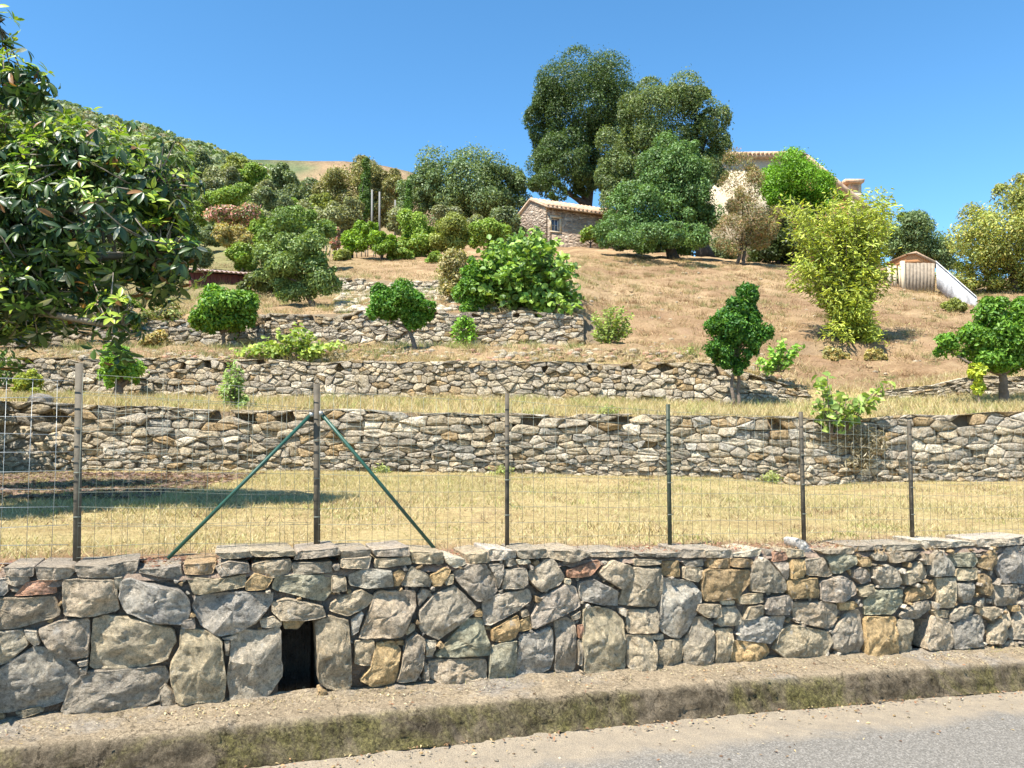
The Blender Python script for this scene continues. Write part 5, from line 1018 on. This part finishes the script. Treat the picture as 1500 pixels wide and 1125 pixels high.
blades(p[:, 0], p[:, 1], zbase(s*U[0])-.0, rng.uniform(.01, .045, len(s)), rng.uniform(.001, .0025, len(s)), np.array([(.45, .32, .16), (.50, .42, .20), (.36, .36, .10)])[rng.integers(0, 3, len(s))], 'dry_grass', 'short dead weeds along the foot of the roadside wall', 'grass', 1.1)
def litter(pos, L, pal, name, label, flat=.3):
    n_ = len(pos); nm_ = unit(np.stack([rng.normal(0, flat, n_), rng.normal(0, flat, n_), np.ones(n_)], 1)); c = np.array(pal)[rng.integers(0, len(pal), n_)]*rng.uniform(.7, 1.25, (n_, 1)); l = L*rng.uniform(.5, 1.4, n_)
    V, Q, cc_ = leaves_mesh(pos+np.array([0, 0, .006]), nm_, rng.normal(size=(n_, 3)), l, l*rng.uniform(.3, .6, n_), c); return tag(link(name, mesh_np('l', V, Q, col=cc_), M_grass, kind='stuff'), label, 'leaf litter')
X = rng.uniform(-8.5, -3.2, 7000); Y = rng.uniform(7.3, 11.2, 7000); kk = X < -3.4-.5*(rng.random(7000)); X, Y = X[kk], Y[kk]
litter(np.stack([X, Y, ground(X, Y)+.01], 1), .12, [(.20, .13, .10), (.14, .10, .085), (.30, .20, .14)], 'leaf_litter', 'brown fallen loquat leaves in the shade under the tree')
s = rng.uniform(-4, 7, 900); off = np.where(rng.random(900) < .6, .34+np.abs(rng.normal(0, .06, 900)), rng.uniform(.05, 1.0, 900)); p = ORG[None]+U[None]*s[:, None]+N[None]*off[:, None]; X = ORG[0]+U[0]*s
p[:, 2] = np.where(off > .31, zbase(X)-.175, zbase(X)+.005); litter(p, .022, [(.45, .28, .14), (.30, .16, .09), (.55, .42, .22), (.22, .14, .09)], 'leaf_litter', 'scattered small dead leaves along the kerb and road edge')
s = rng.uniform(-4, 7, 2600); off = rng.uniform(-.36, -.04, 2600); p = ORG[None]+U[None]*s[:, None]+N[None]*off[:, None]; p[:, 2] = ztop(s*U[0])-.018
litter(p, .028, [(.40, .20, .13), (.30, .15, .10), (.48, .34, .20)], 'leaf_litter', 'reddish dead leaves on top of the roadside wall')
def rubble(cnt, gen, smin, smax, name, label, pal='kttpp'):
    Vs, Qs, Cs = [], [], []; n_ = 0; base = []
    for i in range(cnt):
        x, y, z_ = gen(); r = random.uniform(smin, smax); V = []
        for zz, rr in ((-.3, .8), (.25, 1.), (.6, .55)):
            for j in range(7): th = j*.9+random.uniform(-.2, .2); V.append((x+math.cos(th)*r*rr*random.uniform(.8, 1.2), y+math.sin(th)*r*rr*random.uniform(.8, 1.2), z_+r*zz*.8))
        V.append((x, y, z_+r*.62)); Vs.append(np.array(V)); Qs += [(n_+a*7+j, n_+a*7+(j+1) % 7, n_+(a+1)*7+(j+1) % 7, n_+(a+1)*7+j) for a in range(2) for j in range(7)]
        base += [(n_+14+j, n_+14+(j+1) % 7, n_+21) for j in range(7)]; Cs.append(np.tile(np.array(PAL[random.choice(pal)])*random.uniform(.8, 1.15), (22, 1))); n_ += 22
    tag(link(name, mesh_np('r', np.vstack(Vs), Qs, base, np.vstack(Cs)), M_stone_far, kind='stuff'), label, 'stones')
def gen_a():
    px = random.uniform(490, 850); Y = random.uniform(18.8, 24.5); X = (px-750)/F*Y; return X, Y, gz(X, Y)
rubble(900, gen_a, .05, .16, 'loose_stones', 'pale tumbled stones on the bank above the short terrace wall')
def gen_b():
    px = random.uniform(0, 1160); Y = random.uniform(15.15, 15.9); X = (px-750)/F*Y; return X, Y, gz(X, Y)
rubble(650, gen_b, .03, .11, 'loose_stones', 'loose brown stones along the bank above the second terrace wall', 'ddkrt')
def gen_c():
    a = random.random(); s = random.uniform(-3.5, 6.5); off = random.choice([random.uniform(.01, .06), random.uniform(.33, .9)]); p = ORG+U*s+N*off; return p[0], p[1], (float(zbase(s*U[0]))+.002 if off < .2 else roadz(s*U[0])-.004)
rubble(420, gen_c, .003, .012, 'grit', 'small stones and grit along the wall foot and road edge', 'ktpo')

def gen_d():
    px = random.uniform(860, 1480); Y = random.uniform(16.2, 35); X = (px-750)/F*Y; return X, Y, gz(X, Y)-.01
rubble(420, gen_d, .02, .08, 'loose_stones', 'scattered stones and clods on the open dry slope', 'ddtkd')
def clumps(cnt, a0, a1, y0, y1, hgt, per, pal, name, label):
    Yc = np.sqrt(rng.uniform(y0*y0, y1*y1, cnt)); Xc = rng.uniform(a0, a1, cnt)*Yc; k = np.repeat(np.arange(cnt), per); sc_ = rng.uniform(.5, 1.5, cnt)[k]
    X = Xc[k]+rng.normal(0, .09, len(k))*sc_; Y = Yc[k]+rng.normal(0, .09, len(k))*sc_; c = np.array(pal)[rng.integers(0, len(pal), cnt)][k]*rng.uniform(.75, 1.2, (len(k), 1))
    blades(X, Y, ground(X, Y)-.01, rng.uniform(.5, 1.2, len(k))*hgt*sc_, rng.uniform(.004, .009, len(k)), c, name, label, 'grass', .7)
clumps(900, .08, .66, 16.2, 36, .14, 45, [(.46, .34, .18), (.30, .19, .10), (.36, .29, .13), (.52, .40, .22), (.25, .26, .10)], 'grass_clumps', 'taller dry grass clumps dotted over the open slope')
clumps(500, -.62, .1, 15.4, 26, .18, 45, [(.44, .36, .18), (.30, .32, .10), (.55, .44, .24), (.22, .26, .09)], 'grass_clumps', 'rough grass and weeds on the left banks between the terrace walls')
clumps(260, -.64, .66, 5.5, 11.6, .05, 40, [(.34, .34, .12), (.55, .44, .22), (.34, .24, .13)], 'grass_clumps', 'short green and brown tufts in the mown strip behind the fence')
clumps(300, -.68, .7, 12.15, 14.7, .13, 40, [(.50, .42, .2), (.33, .36, .12)], 'grass_clumps', 'uneven tufts along the second terrace')

s = rng.uniform(-4, 7, 5000); off = rng.uniform(.0, .26, 5000)*rng.random(5000)**.5; kk = fbm(s*1.7, s*0+1, 2.3)+.5*rng.normal(size=5000) > .1; s, off = s[kk], off[kk]; p = ORG[None]+U[None]*s[:, None]+N[None]*off[:, None]
p[:, 2] = zbase(p[:, 0])+.006; litter(p, .014, [(.56, .47, .27), (.48, .38, .20), (.40, .27, .15), (.62, .54, .36)], 'leaf_litter', 'straw and dead leaf bits gathered on the ledge at the wall foot', .5)
